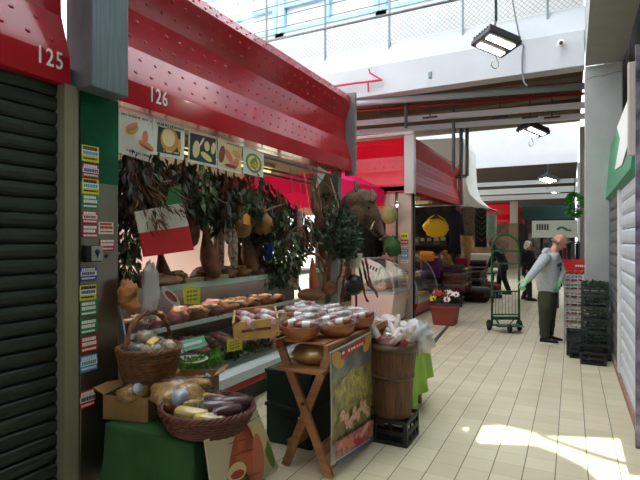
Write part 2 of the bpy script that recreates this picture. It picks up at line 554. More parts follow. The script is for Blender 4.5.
# ---- services under the gallery
def run(name, p0, p1, z, w, h, mat, label, cat, rnd=False):
    a = onZ(p0[0], p0[1], z); c = onZ(p1[0], p1[1], z)
    d = (c - a).normalized(); a = a - d * 2.5
    b = B()
    if rnd: b.cyl(a, c, w / 2, n=12)
    else: b.bar(a, c, h, w)
    k = 0.6
    o = solo(name, b, mat, label, cat, tuple(a))
    return a, c
pipe_m = M('pipe_grey', (176, 182, 188), 0.45, 0.1)
tray_m = M('tray_pale', (236, 242, 252), 0.4, 0.0)
run('ceiling_pipe', (357, 103), (585, 86), 4.28, 0.12, 0.12, pipe_m, 'round grey service pipe running just under the white gallery beam', 'pipe', True)
run('sprinkler_pipe', (357, 111), (585, 93.5), 4.45, 0.06, 0.06, redp, 'thin red sprinkler pipe running between the grey pipe and the pale trays', 'pipe', True)
run('cable_tray', (357, 123.5), (585, 105), 4.22, 0.1, 0.11, tray_m, 'upper pale metal cable tray under the gallery, closest below the red pipe', 'cable tray')
run('cable_tray', (357, 132.5), (585, 116), 4.16, 0.1, 0.11, tray_m, 'lower pale metal cable tray under the gallery, below another tray', 'cable tray')
for px, y0, y1, t, w, lab in ((406, 92, 128, 10.3, .07, 'short grey drop pipe crossing the trays above the red stall roof'), (453.5, 90, 172, 10.2, .07, 'slim grey drop pipe running from the round pipe down behind the red stall'),
                              (461, 128, 172, 11, .08, 'middle grey conduit of the cluster dropping behind the red stall end'), (467, 128, 176, 11, .08, 'outer grey conduit with bent foot dropping behind the red stall end')):
    a, c = at(px, y0, t), at(px, y1, t)
    b = B(); b.cyl(a, c, w / 2, n=8)
    if px == 467: b.cyl(c, c + V((-0.25, 0, 0)), w / 2, n=8)
    solo('drop_pipe', b, galv, lab, 'pipe', tuple(c))
for x, y, lab in ((onZ(545, 97, 4.3).x, 9.6, 'a'),):
    pass
# hanger rods and dark joists below the slab
for k, px in enumerate((380, 430, 500, 530, 552)):
    p = at(px, 104, 9.9)
    b = B(); b.cyl((p.x, p.y, 4.12), (p.x, p.y, 4.93), 0.012, n=6)
    b.box((p.x, p.y, 4.13), (0.3, 0.04, 0.03))
    tag(finish('hanger_rod', b, darkgrey), 'thin dark hanger rod holding the pipes under the gallery slab', 'hanger rod', 'hanger rods under the gallery')
for y in (10.3, 11.6, 12.9):
    b = B(); b.box((-6, y, 4.8), (12.3, 0.25, 0.28)); struct('ceiling_beam', b, brown_c)
# red pipe stub on the beam above the stall fascia
b = B()
pts = [onY(px, py, 8.5) for px, py in ((330, 87), (356, 83), (382, 80))]
b.tube(pts, 0.022, 8)
pts = [onY(px, py, 8.5) for px, py in ((369, 69), (370, 73), (382, 80))]
b.tube(pts, 0.016, 8)
pts = [onY(px, py, 8.5) for px, py in ((368, 81), (368.5, 92))]
b.tube(pts, 0.02, 8)
solo('sprinkler_branch', b, M('pipe_magenta', (190, 40, 80), 0.5), 'bent red sprinkler branch pipe in front of the white gallery beam', 'pipe', tuple(pts[0]))
# ---- second well: pipes crossing and the teal roof far off
for k, (y, z, w, mt, lab) in enumerate(((21.3, 3.95, .16, pipe_m, 'grey transverse pipe under the second white beam'), (22.6, 3.75, .22, tray_m, 'pale cable tray far down the aisle under the second beam'),
                                  (26.0, 3.75, .22, tray_m, 'pale cable tray far down the aisle above the red far stall'))):
    b = B(); b.bar((-9, y, z), (0.7, y, z), w, w); solo('ceiling_duct', b, mt, lab, 'duct', (-9, y, z))
b = B(); b.box((-1.6, 36.0, 3.5), (3.6, 0.3, 0.9)); solo('far_canopy', b, M('teal_roof', (96, 150, 146), 0.7), 'pale teal canopy at the far end of the aisle', 'canopy', (-1.6, 36, 3.05))

# ================================================================== RIGHT HAND SHOP FRONT
shop = thing('shop_facade', 'shop front with green and white fascia over closed grey shutters', 'shop front', (0.6, 6.5, 0))
b = B(); b.box((0.66, 6.5, 1.2), (0.2, 4.19, 2.4)); part('back_panel', b, conc, shop)
def shutter(y0, y1, X, nm, m, face=-1, h=2.3, pitch=0.16):
    b = B(); prof = []
    z = 0.02
    while z < h:
        for dz, dx in ((0, 0), (0.2, 0.014), (0.5, 0.018), (0.8, 0.014), (0.9, 0.0), (0.93, -0.03), (0.97, -0.03)):
            prof.append((X + face * dx, z + dz * pitch))
        z += pitch
    for i in range(len(prof) - 1):
        (xa, za), (xb, zb) = prof[i], prof[i + 1]
        q = [(xa, y0, za), (xa, y1, za), (xb, y1, zb), (xb, y0, zb)]
        b.quad(*(q if face > 0 else q[::-1]))
    return b
sh_m = M('shutter_white', (206, 212, 220), 0.45, 0.1, var=0.08, scale=5)
part('shutter_panel', shutter(6.98, 8.5, 0.525, 's', sh_m), M('shutter_grey', (104, 106, 106), 0.5, 0.1), shop, label='grey slatted shutter')
part('shutter_panel', shutter(4.4, 6.76, 0.525, 's', sh_m), sh_m, shop, label='white slatted shutter')
b = B(); b.box((0.515, 6.87, 1.15), (0.05, 0.2, 2.3)); part('post', b, white_p, shop)
b = B(); b.box((0.525, 8.55, 1.15), (0.06, 0.1, 2.3)); part('post', b, galv, shop)
b = B(); b.box((0.51, 6.1, 0.04), (0.05, 4.6, 0.08)); part('sill_rail', b, M('rust_rail', (150, 120, 104), 0.7, var=0.2), shop)
b = B()   # fascia, leaning outwards, green with a white wave
y0, y1 = 4.98, 8.62
b.prism([(0.45, y0, 2.27), (0.6, y0, 2.2), (0.74, y0, 3.1), (0.52, y0, 3.1)], (0, y1 - y0, 0))
ff = part('fascia', b, M('fascia_green', (52, 140, 98), 0.4, var=0.1), shop, fixn=True)
b = B()
def fx(z): return 0.45 + (z - 2.27) / 0.83 * 0.07 - 0.006
b.prism([(fx(z), y, z) for y, z in ((6.9, 2.5), (5.9, 2.42), (4.98, 2.62), (4.98, 3.09), (7.3, 3.09), (6.5, 2.8))], (-0.004, 0, 0))
o = part('white_band', b, white, shop, fixn=True); o.parent = ff
b = B(); b.box((0.6, 4.95, 2.77), (0.35, 0.06, 0.8), bevel=0.01)
part('end_cap', b, M('box_beige', (190, 176, 164), 0.6), shop, label='beige fascia end cap')
ns = thing('green_reflector', 'unseen green board added for the steel pillar to reflect', 'sign', (0.6, 3.3, 2.3))
b = B(); b.box((0.56, 3.2, 2.95), (0.2, 2.1, 1.35)); part('board', b, M('fascia_green', (1, 1, 1)), ns)  # out of view, added to give the pillar something green to mirror
b = B(); b.box((0.474, 4.62, 1.6), (0.05, 0.05, 3.2)); 
solo('corner_post', b, M('post_mauve', (150, 140, 160), 0.4, 0.3, rgb2=(70, 60, 80), scale=9), 'slim mottled post standing against the white shutter', 'post', (0.474, 4.62, 0))
# ================================================================== MARKET STALLS
PROF = [(0.0, 2.655), (0.0, 2.83), (-0.09, 3.12), (-0.10, 3.42), (-0.005, 3.69), (-0.03, 3.79), (-0.2, 3.84)]
def fascia_builder(p0, p1, out):
    """bent red panel from p0 to p1 (xy), facing direction out"""
    p0, p1, out = V((*p0, 0)), V((*p1, 0)), V((*out, 0))
    L = (p1 - p0).length; d = (p1 - p0) / L
    b = B()
    ring = [(x, z) for x, z in PROF] + [(-0.25, 3.84), (-0.25, 2.655)]
    b.loft([[p0 + out * x + V((0, 0, z)) for x, z in ring], [p1 + out * x + V((0, 0, z)) for x, z in ring]])
    return b, p0, p1, d, L, out
def dimples(p0, d, L, out, step=0.155):
    b = B(); b.sm = True
    for i in range(1, 5):
        (xa, za), (xb, zb) = PROF[i], PROF[i + 1]
        nrm = (out * (zb - za) + V((0, 0, xa - xb))).normalized()
        for f in (0.3, 0.72):
            n = int(L / step)
            for k in range(n):
                s = (k + 0.5 + (0.0 if f < 0.5 else 0.5)) * step
                if s > L - 0.05: continue
                c = p0 + d * s + out * (xa + (xb - xa) * f) + V((0, 0, za + (zb - za) * f))
                side = d; upv = nrm.cross(d)
                rings = []
                for rr, h in ((0.017, 0.0), (0.013, 0.005), (0.005, 0.007)):
                    rings.append([c + side * (rr * math.cos(2 * PI * q / 8)) + upv * (rr * 0.8 * math.sin(2 * PI * q / 8)) + nrm * h for q in range(8)])
                b.loft(rings)
    return b
def number_on(root, fpart, s, center, x, y, z, size):
    b = B()
    text_into(b, s, size, frame4(center, V(x) * 0.72, V(y), V(z)), 0, 0.003, 1.15)
    o = part('number', b, white, root, label='pale stall number'); o.parent = fpart
    return o
# ---- stall 126
S1 = thing('market_stall', 'red fronted delicatessen stall 126 with open counter and hanging hams', 'market stall', (-2.9, 4.6, 0))
XF = -2.9
fb, p0, p1, d, L, out = fascia_builder((XF, 2.42), (XF, 6.66), (1, 0))
f1 = part('fascia', fb, red, S1, fixn=True)
o = part('dimple', dimples(p0, d, L, out), red, S1, kind='stuff'); o.parent = f1
c = onX(158.5, 97.5, XF + 0.004)
number_on(S1, f1, '126', c, (0, 1, 0), (0, 0, 1), (1, 0, 0), 0.165)
b = B(); b.box((XF - 0.03, 6.70, 3.22), (0.16, 0.07, 1.22)); part('end_trim', b, grey_post, S1)
b = B(); b.box((-4.2, 4.5, 2.73), (2.5, 4.3, 0.1)); part('roof', b, M('stall_ceiling', (170, 158, 140), 0.7), S1)
for x, y in ((-3.1, 6.55), (-5.4, 6.55), (-5.4, 2.45)):
    b = B(); b.box((x, y, 1.33), (0.12, 0.12, 2.66)); part('post', b, grey_post if x > -4 else beige_post, S1)
b = B(); b.box((-3.35, 6.58, 2.45), (0.4, 0.05, 0.4)); b.box((-3.36, 6.58, 1.3), (0.1, 0.08, 2.6)); part('end_frame', b, beige_post, S1)
b = B(); b.box((-4.2, 2.3, 1.33), (2.4, 0.06, 2.66)); part('side_panel', b, darkgrey, S1)
b = B(); b.box((-5.4, 5.3, 2.45), (0.05, 1.2, 0.5)); part('back_valance', b, M('grey_mauve', (120, 106, 104), 0.7), S1)
b = B(); b.cyl((-3.0, 2.5, 2.56), (-3.0, 6.5, 2.56), 0.014, n=8); b.cyl((-3.25, 2.5, 2.5), (-3.25, 6.5, 2.5), 0.014, n=8)
b.cyl((-3.5, 2.5, 2.5), (-3.5, 6.5, 2.5), 0.014, n=8)
part('hanging_rail', b, galv, S1)
for y, lab in ((4.05, 'cream fluorescent batten lamp under the stall ceiling behind the last food poster'), (5.2, 'cream fluorescent batten lamp under the stall ceiling near the grey posts')):
    lt = thing('batten_lamp', lab, 'lamp', (-3.7, y, 2.68))
    b = B(); b.box((-3.7, y, 2.655), (0.16, 1.0, 0.05)); part('housing', b, cream, lt)
    b = B(); b.cyl((-3.7, y - 0.48, 2.605), (-3.7, y + 0.48, 2.605), 0.03, n=8); part('lamp_tube', b, tube_on, lt)
# ---- stall 125 (closed)
S0 = thing('market_stall', 'closed red fronted stall 125 with dark green roller shutter', 'market stall', (-2.9, 1.0, 0))
fb, p0, p1, d, L, out = fascia_builder((XF, 0.2), (XF, 2.09), (1, 0))
f0 = part('fascia', fb, red, S0, fixn=True)
o = part('dimple', dimples(p0, d, L, out), red, S0, kind='stuff'); o.parent = f0
number_on(S0, f0, '125', onX(50, 58.5, XF + 0.004), (0, 1, 0), (0, 0, 1), (1, 0, 0), 0.155)
part('roller_shutter', shutter(0.2, 2.06, -2.99, 's', shut_g, face=1, h=2.62, pitch=0.095), shut_g, S0)
b = B(); b.box((-2.95, 2.10, 1.33), (0.1, 0.10, 2.66)); part('post', b, beige_post, S0)
b = B(); b.box((-4.2, 1.15, 2.73), (2.5, 2.0, 0.1)); part('roof', b, darkgrey, S0)
b = B(); b.box((-4.2, 0.2, 1.33), (2.4, 0.06, 2.66)); part('side_panel', b, darkgrey, S0)
# ---- steel pillar between the two stalls
PIL = thing('steel_pillar', 'brushed steel pillar covered with small stickers between stalls 125 and 126', 'pillar', (-2.95, 2.3, 0))
ya, yb = onX(80, 240, XF).y, onX(118.5, 240, XF).y
b = B(); b.box((XF - 0.05, (ya + yb) / 2, 1.33), (0.1, yb - ya, 2.66), bevel=0.006); part('panel', b, steel, PIL)
b = B(); b.box((-2.87, (2.13 + 2.42) / 2, 3.5), (0.26, 0.29, 1.72), bevel=0.008); part('corner_cover', b, galv, PIL)
b = B(); b.box((XF + 0.001, (ya + yb) / 2, 2.34), (0.004, yb - ya - 0.004, 0.6)); part('green_reflection', b, M('green_reflection', (20, 104, 66), 0.3, 0.6, rgb2=(10, 56, 46), scale=2.2), PIL, label='painted green reflection on the upper pillar')  # reflection of green from opposite, painted on as a thin metallic sheet
def sticker(px0, px1, py0, py1, base, band, letters, root, X, third=None):
    a = onX((px0 + px1) / 2, (py0 + py1) / 2, X)
    w = onX(px1, py0, X).y - onX(px0, py0, X).y
    t = (a - V((0, 0, CAMH))).x / ray((px0 + px1) / 2, 240).x
    h = (py1 - py0) / FOC * t
    b = B(); x = X + 0.003
    b.m(0).box((x, a.y, a.z), (0.004, w, h))
    if band is not None: b.m(1).box((x + 0.001, a.y, a.z + h * 0.04), (0.004, w * 0.96, h * 0.34))
    b.m(2)
    random.seed(int(px0 * 13 + py0))
    for row, hh in ((0.33, 0.2), (0.04, 0.22), (-0.3, 0.12)):
        y = -w * 0.42
        while y < w * 0.36:
            ww = random.uniform(0.05, 0.1) * w
            b.m(2 if row != 0.04 or band is None else 3).box((x + 0.002, a.y + y + ww / 2, a.z + row * h), (0.004, ww, hh * h)); y += ww * 1.35
    part('sticker', b, [base, band or base, letters, third or letters], root)
STK = [(81.5, 98.5, 146, 162, yellow, white, ink, ltblue), (82, 98.5, 164, 178, crim, white, white, blue), (82, 98.5, 179, 194, yellow, white, ink, ltblue),
       (82, 98, 195, 209, green, None, white, None), (82, 97, 211, 224, crim, white, white, crim), (82, 97, 225, 238, crim, None, white, None),
       (98.5, 113, 222, 234, paper, None, redp, None), (99, 114, 239, 251, redp, None, white, None), (80, 96.5, 267, 281, blue, white, white, blue),
       (79.5, 96, 285, 300, yellow, white, ink, blue), (80, 97, 301, 316, green, None, white, None), (80, 97, 319, 334, green, None, white, None),
       (80.5, 97.5, 336, 352, redp, None, white, None), (80, 97, 355, 371, ltblue, white, white, ltblue), (79.5, 95, 390, 408, redp, white, white, ink)]
for s in STK: sticker(s[0], s[1], s[2], s[3], s[4], s[5], s[6], PIL, XF, s[7])
a = onX(90, 253.5, XF)
b = B(); b.box((XF + 0.022, a.y, a.z), (0.045, 0.13, 0.115), bevel=0.01); lk = part('lock_box', b, black, PIL, label='dark key switch box')
b = B(); b.box((XF + 0.047, a.y + 0.018, a.z), (0.006, 0.085, 0.1), bevel=0.002)
b.m(1).cyl((XF + 0.049, a.y + 0.018, a.z + 0.012), (XF + 0.056, a.y + 0.018, a.z + 0.012), 0.018)
b.prism([(XF + 0.05, a.y + 0.006, a.z), (XF + 0.05, a.y + 0.03, a.z), (XF + 0.05, a.y + 0.018, a.z - 0.03)], (0.004, 0, 0))
o = part('switch_plate', b, [M('plate_grey', (150, 150, 142), 0.5), ink], PIL, label='grey plate with keyhole'); o.parent = lk
a = onX(106, 256, XF)
b = B(); b.cyl((XF - 0.001, a.y, a.z), (XF + 0.004, a.y, a.z), 0.014); part('key_hole', b, ink, PIL)

# ---- second stall across the side passage
S2 = thing('market_stall', 'red fascia corner stall with pale sticker pillar beyond the side passage', 'market stall', (-2.9, 10, 0))
fb, p0, p1, d, L, out = fascia_builder((XF, 9.95), (XF, 14.6), (1, 0))
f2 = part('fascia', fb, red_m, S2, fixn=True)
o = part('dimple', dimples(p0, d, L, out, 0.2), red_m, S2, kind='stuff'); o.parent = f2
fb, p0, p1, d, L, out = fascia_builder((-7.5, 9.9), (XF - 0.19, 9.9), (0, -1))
red_lit = M('red_acrylic_lit', (226, 16, 40), 0.3, var=0.05, scale=2)  # brighter copy of the red: light on the passage side put into colour
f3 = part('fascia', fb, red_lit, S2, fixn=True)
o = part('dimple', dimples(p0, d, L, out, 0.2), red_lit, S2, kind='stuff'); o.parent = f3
b = B(); b.box((XF - 0.09, 9.9, 3.23), (0.2, 0.16, 1.24)); part('corner_trim', b, M('trim_steel', (176, 170, 166), 0.4, 0.4), S2)
b = B(); b.box((XF + 0.0, 14.64, 3.23), (0.14, 0.1, 1.24)); part('corner_trim', b, M('trim_steel', (176, 170, 166), 0.4, 0.4), S2)
b = B(); b.box((-5.2, 9.86, 3.86), (4.6, 0.14, 0.06)); part('top_lip', b, white, S2)
b = B(); b.box((-5.2, 12.3, 2.73), (4.5, 4.8, 0.1)); part('roof', b, M('stall_ceiling', (170, 158, 140)), S2)
pl_m = M('pillar_pinkish', (190, 172, 160), 0.42, 0.5, var=0.06, scale=4)
b = B(); b.box((-3.125, 10.02, 1.33), (0.285, 0.14, 2.66)); pp = part('pillar', b, pl_m, S2)
b = B(); b.box((-3.44, 10.0, 1.33), (0.2, 0.1, 2.66)); part('post', b, M('post_pink', (226, 196, 186), 0.5), S2)
b = B(); b.box((-2.985, 10.13, 1.33), (0.05, 0.08, 2.66)); part('dark_edge', b, black, S2)
for k, (py0, py1, bs, lt) in enumerate(((233, 239, yellow, ink), (240, 244, crim, white), (245, 248, M('pink_s', (230, 120, 150)), white), (249, 252, green, white), (253, 258, ltblue, white),
                                        (260, 263, paper, crim), (271, 274, crim, white), (276, 279, yellow, white), (281, 286, redp, white), (288, 292, ltblue, white), (294, 299, paper, redp))):
    a = onY(404.5, (py0 + py1) / 2, 9.947); t = 10.1
    w, h = 8 / FOC * t, (py1 - py0) / FOC * t
    b = B(); b.box((a.x, 9.948, a.z), (w, 0.006, h)); b.m(1)
    for q in range(4): b.box((a.x - w * 0.32 + q * w * 0.2, 9.944, a.z), (w * 0.12, 0.004, h * 0.4))
    part('sticker', b, [bs, lt], S2)
for x, y in ((-2.95, 14.55), (-7.3, 14.55), (-7.3, 10.0)):
    b = B(); b.box((x, y, 1.33), (0.12, 0.12, 2.66)); part('post', b, grey_post, S2)
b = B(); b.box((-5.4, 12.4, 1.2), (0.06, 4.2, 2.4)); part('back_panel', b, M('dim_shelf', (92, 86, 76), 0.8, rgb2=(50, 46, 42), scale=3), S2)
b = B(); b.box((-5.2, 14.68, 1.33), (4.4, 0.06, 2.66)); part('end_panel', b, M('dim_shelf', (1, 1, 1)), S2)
b = B(); b.box((-4.9, 10.12, 2.45), (2.7, 0.05, 0.45)); part('passage_panel', b, M('pink_panel', (228, 190, 180), 0.6), S2)
lt = thing('strip_lamp', 'white strip lamp glowing inside the corner stall above the yellow bag', 'lamp', (-4.0, 11.4, 2.5))
b = B(); b.box((-4.0, 11.4, 2.53), (1.3, 0.14, 0.06)); part('housing', b, white, lt)
b = B(); b.box((-4.0, 11.4, 2.49), (1.2, 0.09, 0.03)); part('diffuser', b, lamp_on, lt)
for y in (10.9, 12.0):
    b = B(); b.box((-3.7, y, 2.58), (1.2, 0.3, 0.08)); solo('ceiling_panel', b, cream, 'cream ceiling light box of the corner stall, ' + ('above the glass counter' if y < 11.5 else 'behind the strip lamp'), 'light box', (-3.7, y, 2.54))
# ---- third stall, far
S3 = thing('market_stall', 'far red fascia stall with pale corner trim beyond the fabric sellers', 'market stall', (-2.9, 30, 0))
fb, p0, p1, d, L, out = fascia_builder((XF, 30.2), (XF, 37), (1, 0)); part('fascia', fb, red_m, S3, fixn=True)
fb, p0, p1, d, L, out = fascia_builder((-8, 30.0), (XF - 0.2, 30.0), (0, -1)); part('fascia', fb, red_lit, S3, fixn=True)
b = B(); b.box((XF - 0.05, 30.0, 3.23), (0.4, 0.25, 1.24)); part('corner_trim', b, M('trim_steel', (1, 1, 1)), S3)
b = B(); b.box((XF - 0.1, 30.2, 1.33), (0.5, 0.3, 2.66)); part('pillar', b, M('pillar_tan', (140, 112, 92), 0.8), S3)
b = B(); b.box((-5.5, 31, 1.33), (4.6, 0.2, 2.66)); part('back_panel', b, M('tan_panel', (150, 118, 90), 0.8, rgb2=(90, 70, 60), scale=2), S3)
b = B(); b.box((-2.9, 34, 1.33), (0.3, 6, 2.66)); part('side_panel', b, M('dark_goods', (70, 52, 46), 0.8, rgb2=(30, 26, 26), scale=3), S3)
# ---- magenta parasol over the side passage
AW = thing('market_parasol', 'magenta canvas parasol with valance over the side passage behind stall 126', 'parasol', (-5.1, 8.2, 0))
b = B()
cx, cy, hs, ze, za_ = -5.15, 8.25, 1.6, 2.72, 3.65
C4 = [V((cx - hs, cy - hs, ze)), V((cx + hs, cy - hs, ze)), V((cx + hs, cy + hs, ze)), V((cx - hs, cy + hs, ze))]
ap = V((cx, cy, za_))
for i in range(4):
    a, c = C4[i], C4[(i + 1) % 4]
    def fn(u, v, a=a, c=c):
        e = a.lerp(c, u); p = e.lerp(ap, v); p.z -= 0.1 * math.sin(PI * u) * math.sin(PI * v); return p
    b.grid(fn, 8, 6, 0.006)
part('canopy', b, magenta, AW)
b = B()
for i in range(4):
    a, c = C4[i], C4[(i + 1) % 4]
    b.grid(lambda u, v, a=a, c=c: a.lerp(c, u) + V((0, 0, -0.34 * v - 0.02 * math.sin(u * 40) * v)), 20, 2, 0.005)
part('valance', b, magenta, AW)
b = B(); b.cyl((cx, cy, 0), (cx, cy, za_), 0.03); part('pole', b, galv, AW)
b = B(); b.box((cx, cy, 0.05), (0.5, 0.5, 0.1), bevel=0.02); part('base_plate', b, darkgrey, AW)
for i in range(4):
    b = B(); b.tube([ap + V((0, 0, -.06)), C4[i] + V((0, 0, -.03))], 0.012, 6); part('rib', b, white, AW)
# ---- white awning beyond the second stall
b = B()
prof = [(-4.4, 4.78), (-2.92, 4.72), (-2.86, 4.5), (-2.85, 3.9), (-2.82, 3.4), (-2.7, 3.0), (-2.45, 2.74), (-2.1, 2.56)]
b.loft([[V((x, y, z)) for x, z in prof] + [V((x, y, z - 0.012)) for x, z in prof[::-1]] for y in (15.0, 16.0, 17.0)])
gz = [(x, z) for x, z in prof] + [(-2.6, 2.62), (-4.4, 2.7)]
AWW = thing('shop_awning', 'white curved awning flaring out beyond the corner stall', 'awning', (-2.9, 16, 2.5))
part('canopy', b, awn_w, AWW, fixn=True)
b = B(); b.prism([(x, 15.02, z) for x, z in gz], (0, 0.01, 0)); part('end_curtain', b, awn_w, AWW, fixn=True)
b = B(); b.cyl((-2.1, 14.95, 2.54), (-2.1, 17.05, 2.54), 0.025); b.cyl((-3.2, 15, 2.3), (-2.1, 15, 2.54), 0.02); b.cyl((-3.2, 17, 2.3), (-2.1, 17, 2.54), 0.02); part('frame_bar', b, darkgrey, AWW)
b = B(); b.cyl((-3.2, 15, 0), (-3.2, 15, 4.3), 0.03); b.cyl((-3.2, 17, 0), (-3.2, 17, 4.3), 0.03); part('post', b, darkgrey, AWW)
# ================================================================== DELI COUNTER OF STALL 126
DC = thing('deli_counter', 'long refrigerated deli counter with glass front under the hanging hams', 'display counter', (-3.25, 4.4, 0))
Y0, Y1 = 2.62, 6.2
b = B(); b.box((-3.3, 4.41, 0.14), (0.66, 3.5, 0.28)); part('base', b, M('case_base', (34, 36, 36), 0.6), DC)
b = B(); b.box((-2.945, 4.41, 0.2), (0.05, 3.54, 0.07), bevel=0.015); part('bumper', b, redp, DC, label='red bumper strip')
case_w = M('case_white', (208, 214, 214), 0.35)
b = B(); b.prism([(-2.86, Y0, 0.27), (-3.6, Y0, 0.27), (-3.6, Y0, 0.42), (-2.95, Y0, 0.42), (-2.86, Y0, 0.36)], (0, Y1 - Y0, 0)); part('lower_rail', b, case_w, DC, fixn=True)
b = B(); b.prism([(-2.93, Y0 + .02, 0.42), (-3.6, Y0 + .02, 0.42), (-3.6, Y0 + .02, 0.62)], (0, Y1 - Y0 - .04, 0)); part('deck', b, M('deck_steel', (120, 124, 122), 0.35, 0.6), DC, fixn=True)
b = B(); b.box((-3.64, 4.41, 0.75), (0.06, 3.58, 1.0)); part('back_panel', b, M('case_back', (70, 66, 64), 0.5), DC)
b = B(); b.box((-3.4, 4.41, 0.86), (0.44, 3.5, 0.015)); b.m(1).box((-3.175, 4.41, 0.865), (0.012, 3.5, 0.04)); part('middle_shelf', b, [clear('case_glass'), case_w], DC)
b = B(); b.box((-3.4, 4.41, 1.235), (0.62, 3.58, 0.03)); b.m(1).box((-3.085, 4.41, 1.235), (0.02, 3.58, 0.05)); part('top_shelf', b, [case_w, M('shelf_edge', (176, 196, 184), 0.4)], DC)
b = B(); b.quad((-2.885, Y0, 0.4), (-2.885, Y1, 0.4), (-3.07, Y1, 1.21), (-3.07, Y0, 1.21)); part('front_glass', b, glass, DC)
b = B(); b.cyl((-3.36, 2.7, 1.206), (-3.36, 6.1, 1.206), 0.012); part('case_lamp', b, M('case_glow', (255, 240, 225), .4, emit=(255, 236, 220), estr=6), DC)
for y in (Y0, Y1):
    b = B(); b.prism([(-2.87, y, 0.4), (-3.66, y, 0.4), (-3.66, y, 1.24), (-3.09, y, 1.24)], (0, 0.015, 0)); part('end_panel', b, glass if y == Y1 else case_w, DC, fixn=True)
def deck_z(x): return 0.42 + (-2.93 - x) / 0.67 * 0.2
# protos of meat goods
def meat_bm(seed, sx=1.0, sy=1.0, sz=1.0):
    b = B(); b.ball((0, 0, 0.05 * sz), (0.11 * sx, 0.075 * sy, 0.055 * sz), 14, 9, amp=0.5, fr=2.2, seed=seed); return b
cut = []
for k, (mt, nm) in enumerate(((meat, 'dark red cured meat joint'), (meat2, 'pale pink pork cut'), (rind2, 'brown cured ham piece'), (M('speck', (70, 30, 26), 0.4, rgb2=(130, 84, 60), scale=9), 'dark smoked speck piece'))):
    o = thing('meat_piece', nm, 'meat')
    p = part('joint', meat_bm(k * 3.1, 1 + 0.2 * (k % 2)), mt, o)
    b = B(); b.ball((0, 0, 0.095), (0.075, 0.045, 0.018), 10, 6, amp=0.4, seed=k + 7.0); part('fat_layer', b, fat if k != 1 else M('pale_fat', (226, 200, 186), 0.5), o)
    cut.append((o, nm))
random.seed(5)
where = {'deck': 'on the counter bottom deck', 'mid': 'on the counter glass shelf', 'top': 'on top of the counter'}
cut_sc = 1.0
for row, xs, n, z0 in (('deck', (-3.12, -3.36), 10, None), ('mid', (-3.3, -3.48), 10, 0.868), ('top', (-3.22, -3.42), 11, 1.25)):
    for x in xs:
        for i in range(n):
            y = 2.95 + i * 2.55 / n + random.uniform(-0.04, 0.04)
            if row == 'deck' and x > -3.2 and y < 4.4: continue
            o, nm = cut[random.randrange(4)]
            z = deck_z(x) - 0.002 if z0 is None else z0
            put(o, (x, y, z), (0, 0.28 if z0 is None else 0, random.uniform(0, 3)), '%s %s of stall 126' % (nm, where[row]), '%ss %s' % (nm, where[row]), random.uniform(0.85, 1.25))
# wooden board, ham cut with oval label, tags
b = B(); p = onX(210, 279, -3.1); b.box((-3.14, p.y, 1.275), (0.05, 0.62, 0.05), bevel=0.006)
solo('wooden_bar', b, M('pale_wood', (190, 172, 122), 0.6), 'pale wooden bar lying along the counter top edge behind the yellow tag', 'board', (-3.14, p.y, 1.25))
b = B(); q = onX(168, 281, -3.12); b.ball((-3.2, q.y, 1.29), (0.14, 0.2, 0.05), 14, 8, amp=0.3, seed=4.0)
solo('ham_half', b, M('ham_cut', (150, 96, 70), 0.5, rgb2=(200, 160, 120), scale=8), 'flat brown half ham lying on the counter top beside the wooden bar', 'ham', (-3.2, q.y, 1.25))
def tagcard(px0, px1, py0, py1, X, m, lab, oval=False, tilt=0.0):
    a = onX((px0 + px1) / 2, (py0 + py1) / 2, X); w = onX(px1, py0, X).y - onX(px0, py0, X).y; h = (onX(px0, py0, X).z - onX(px0, py1, X).z)
    b = B()
    if oval: b.prism([(X, a.y + w / 2 * math.cos(k * PI / 8), a.z + h / 2 * math.sin(k * PI / 8) - 0.35 * w * math.cos(k * PI / 8)) for k in range(16)], (0.006, 0, 0)); b.m(1); b.prism([(X + 0.006, a.y + w / 3.2 * math.cos(k * PI / 6), a.z + h / 3.4 * math.sin(k * PI / 6) - 0.2 * w * math.cos(k * PI / 6)) for k in range(12)], (0.003, 0, 0))
    else:
        b.prism([(X, a.y - w / 2, a.z - h * .35), (X, a.y + w / 2, a.z - h * .5), (X, a.y + w / 2, a.z + h * .35), (X, a.y - w / 2, a.z + h * .5)], (0.004, 0, 0))
        b.m(1)
        for zz in (0.2, 0.0, -0.2):
            for yy in (-0.28, -0.1, 0.1, 0.25): b.box((X + 0.005, a.y + yy * w, a.z + zz * h), (0.003, w * 0.12, h * 0.07))
    solo('price_tag', b, [m, M('tag_ink', (120, 80, 60), 0.6) if not oval else meat], lab, 'price tag', tuple(a), fixn=True)
tagcard(184, 200, 285, 306, -3.06, yellow, 'bright yellow handwritten price tag hanging from the counter top edge')
tagcard(161, 180, 290, 303, -3.06, paper, 'oval cream product label with red picture hanging from the counter edge', True)
tagcard(227, 242, 337, 352, -3.02, yellow, 'yellow price card standing among the meats on the bottom deck')
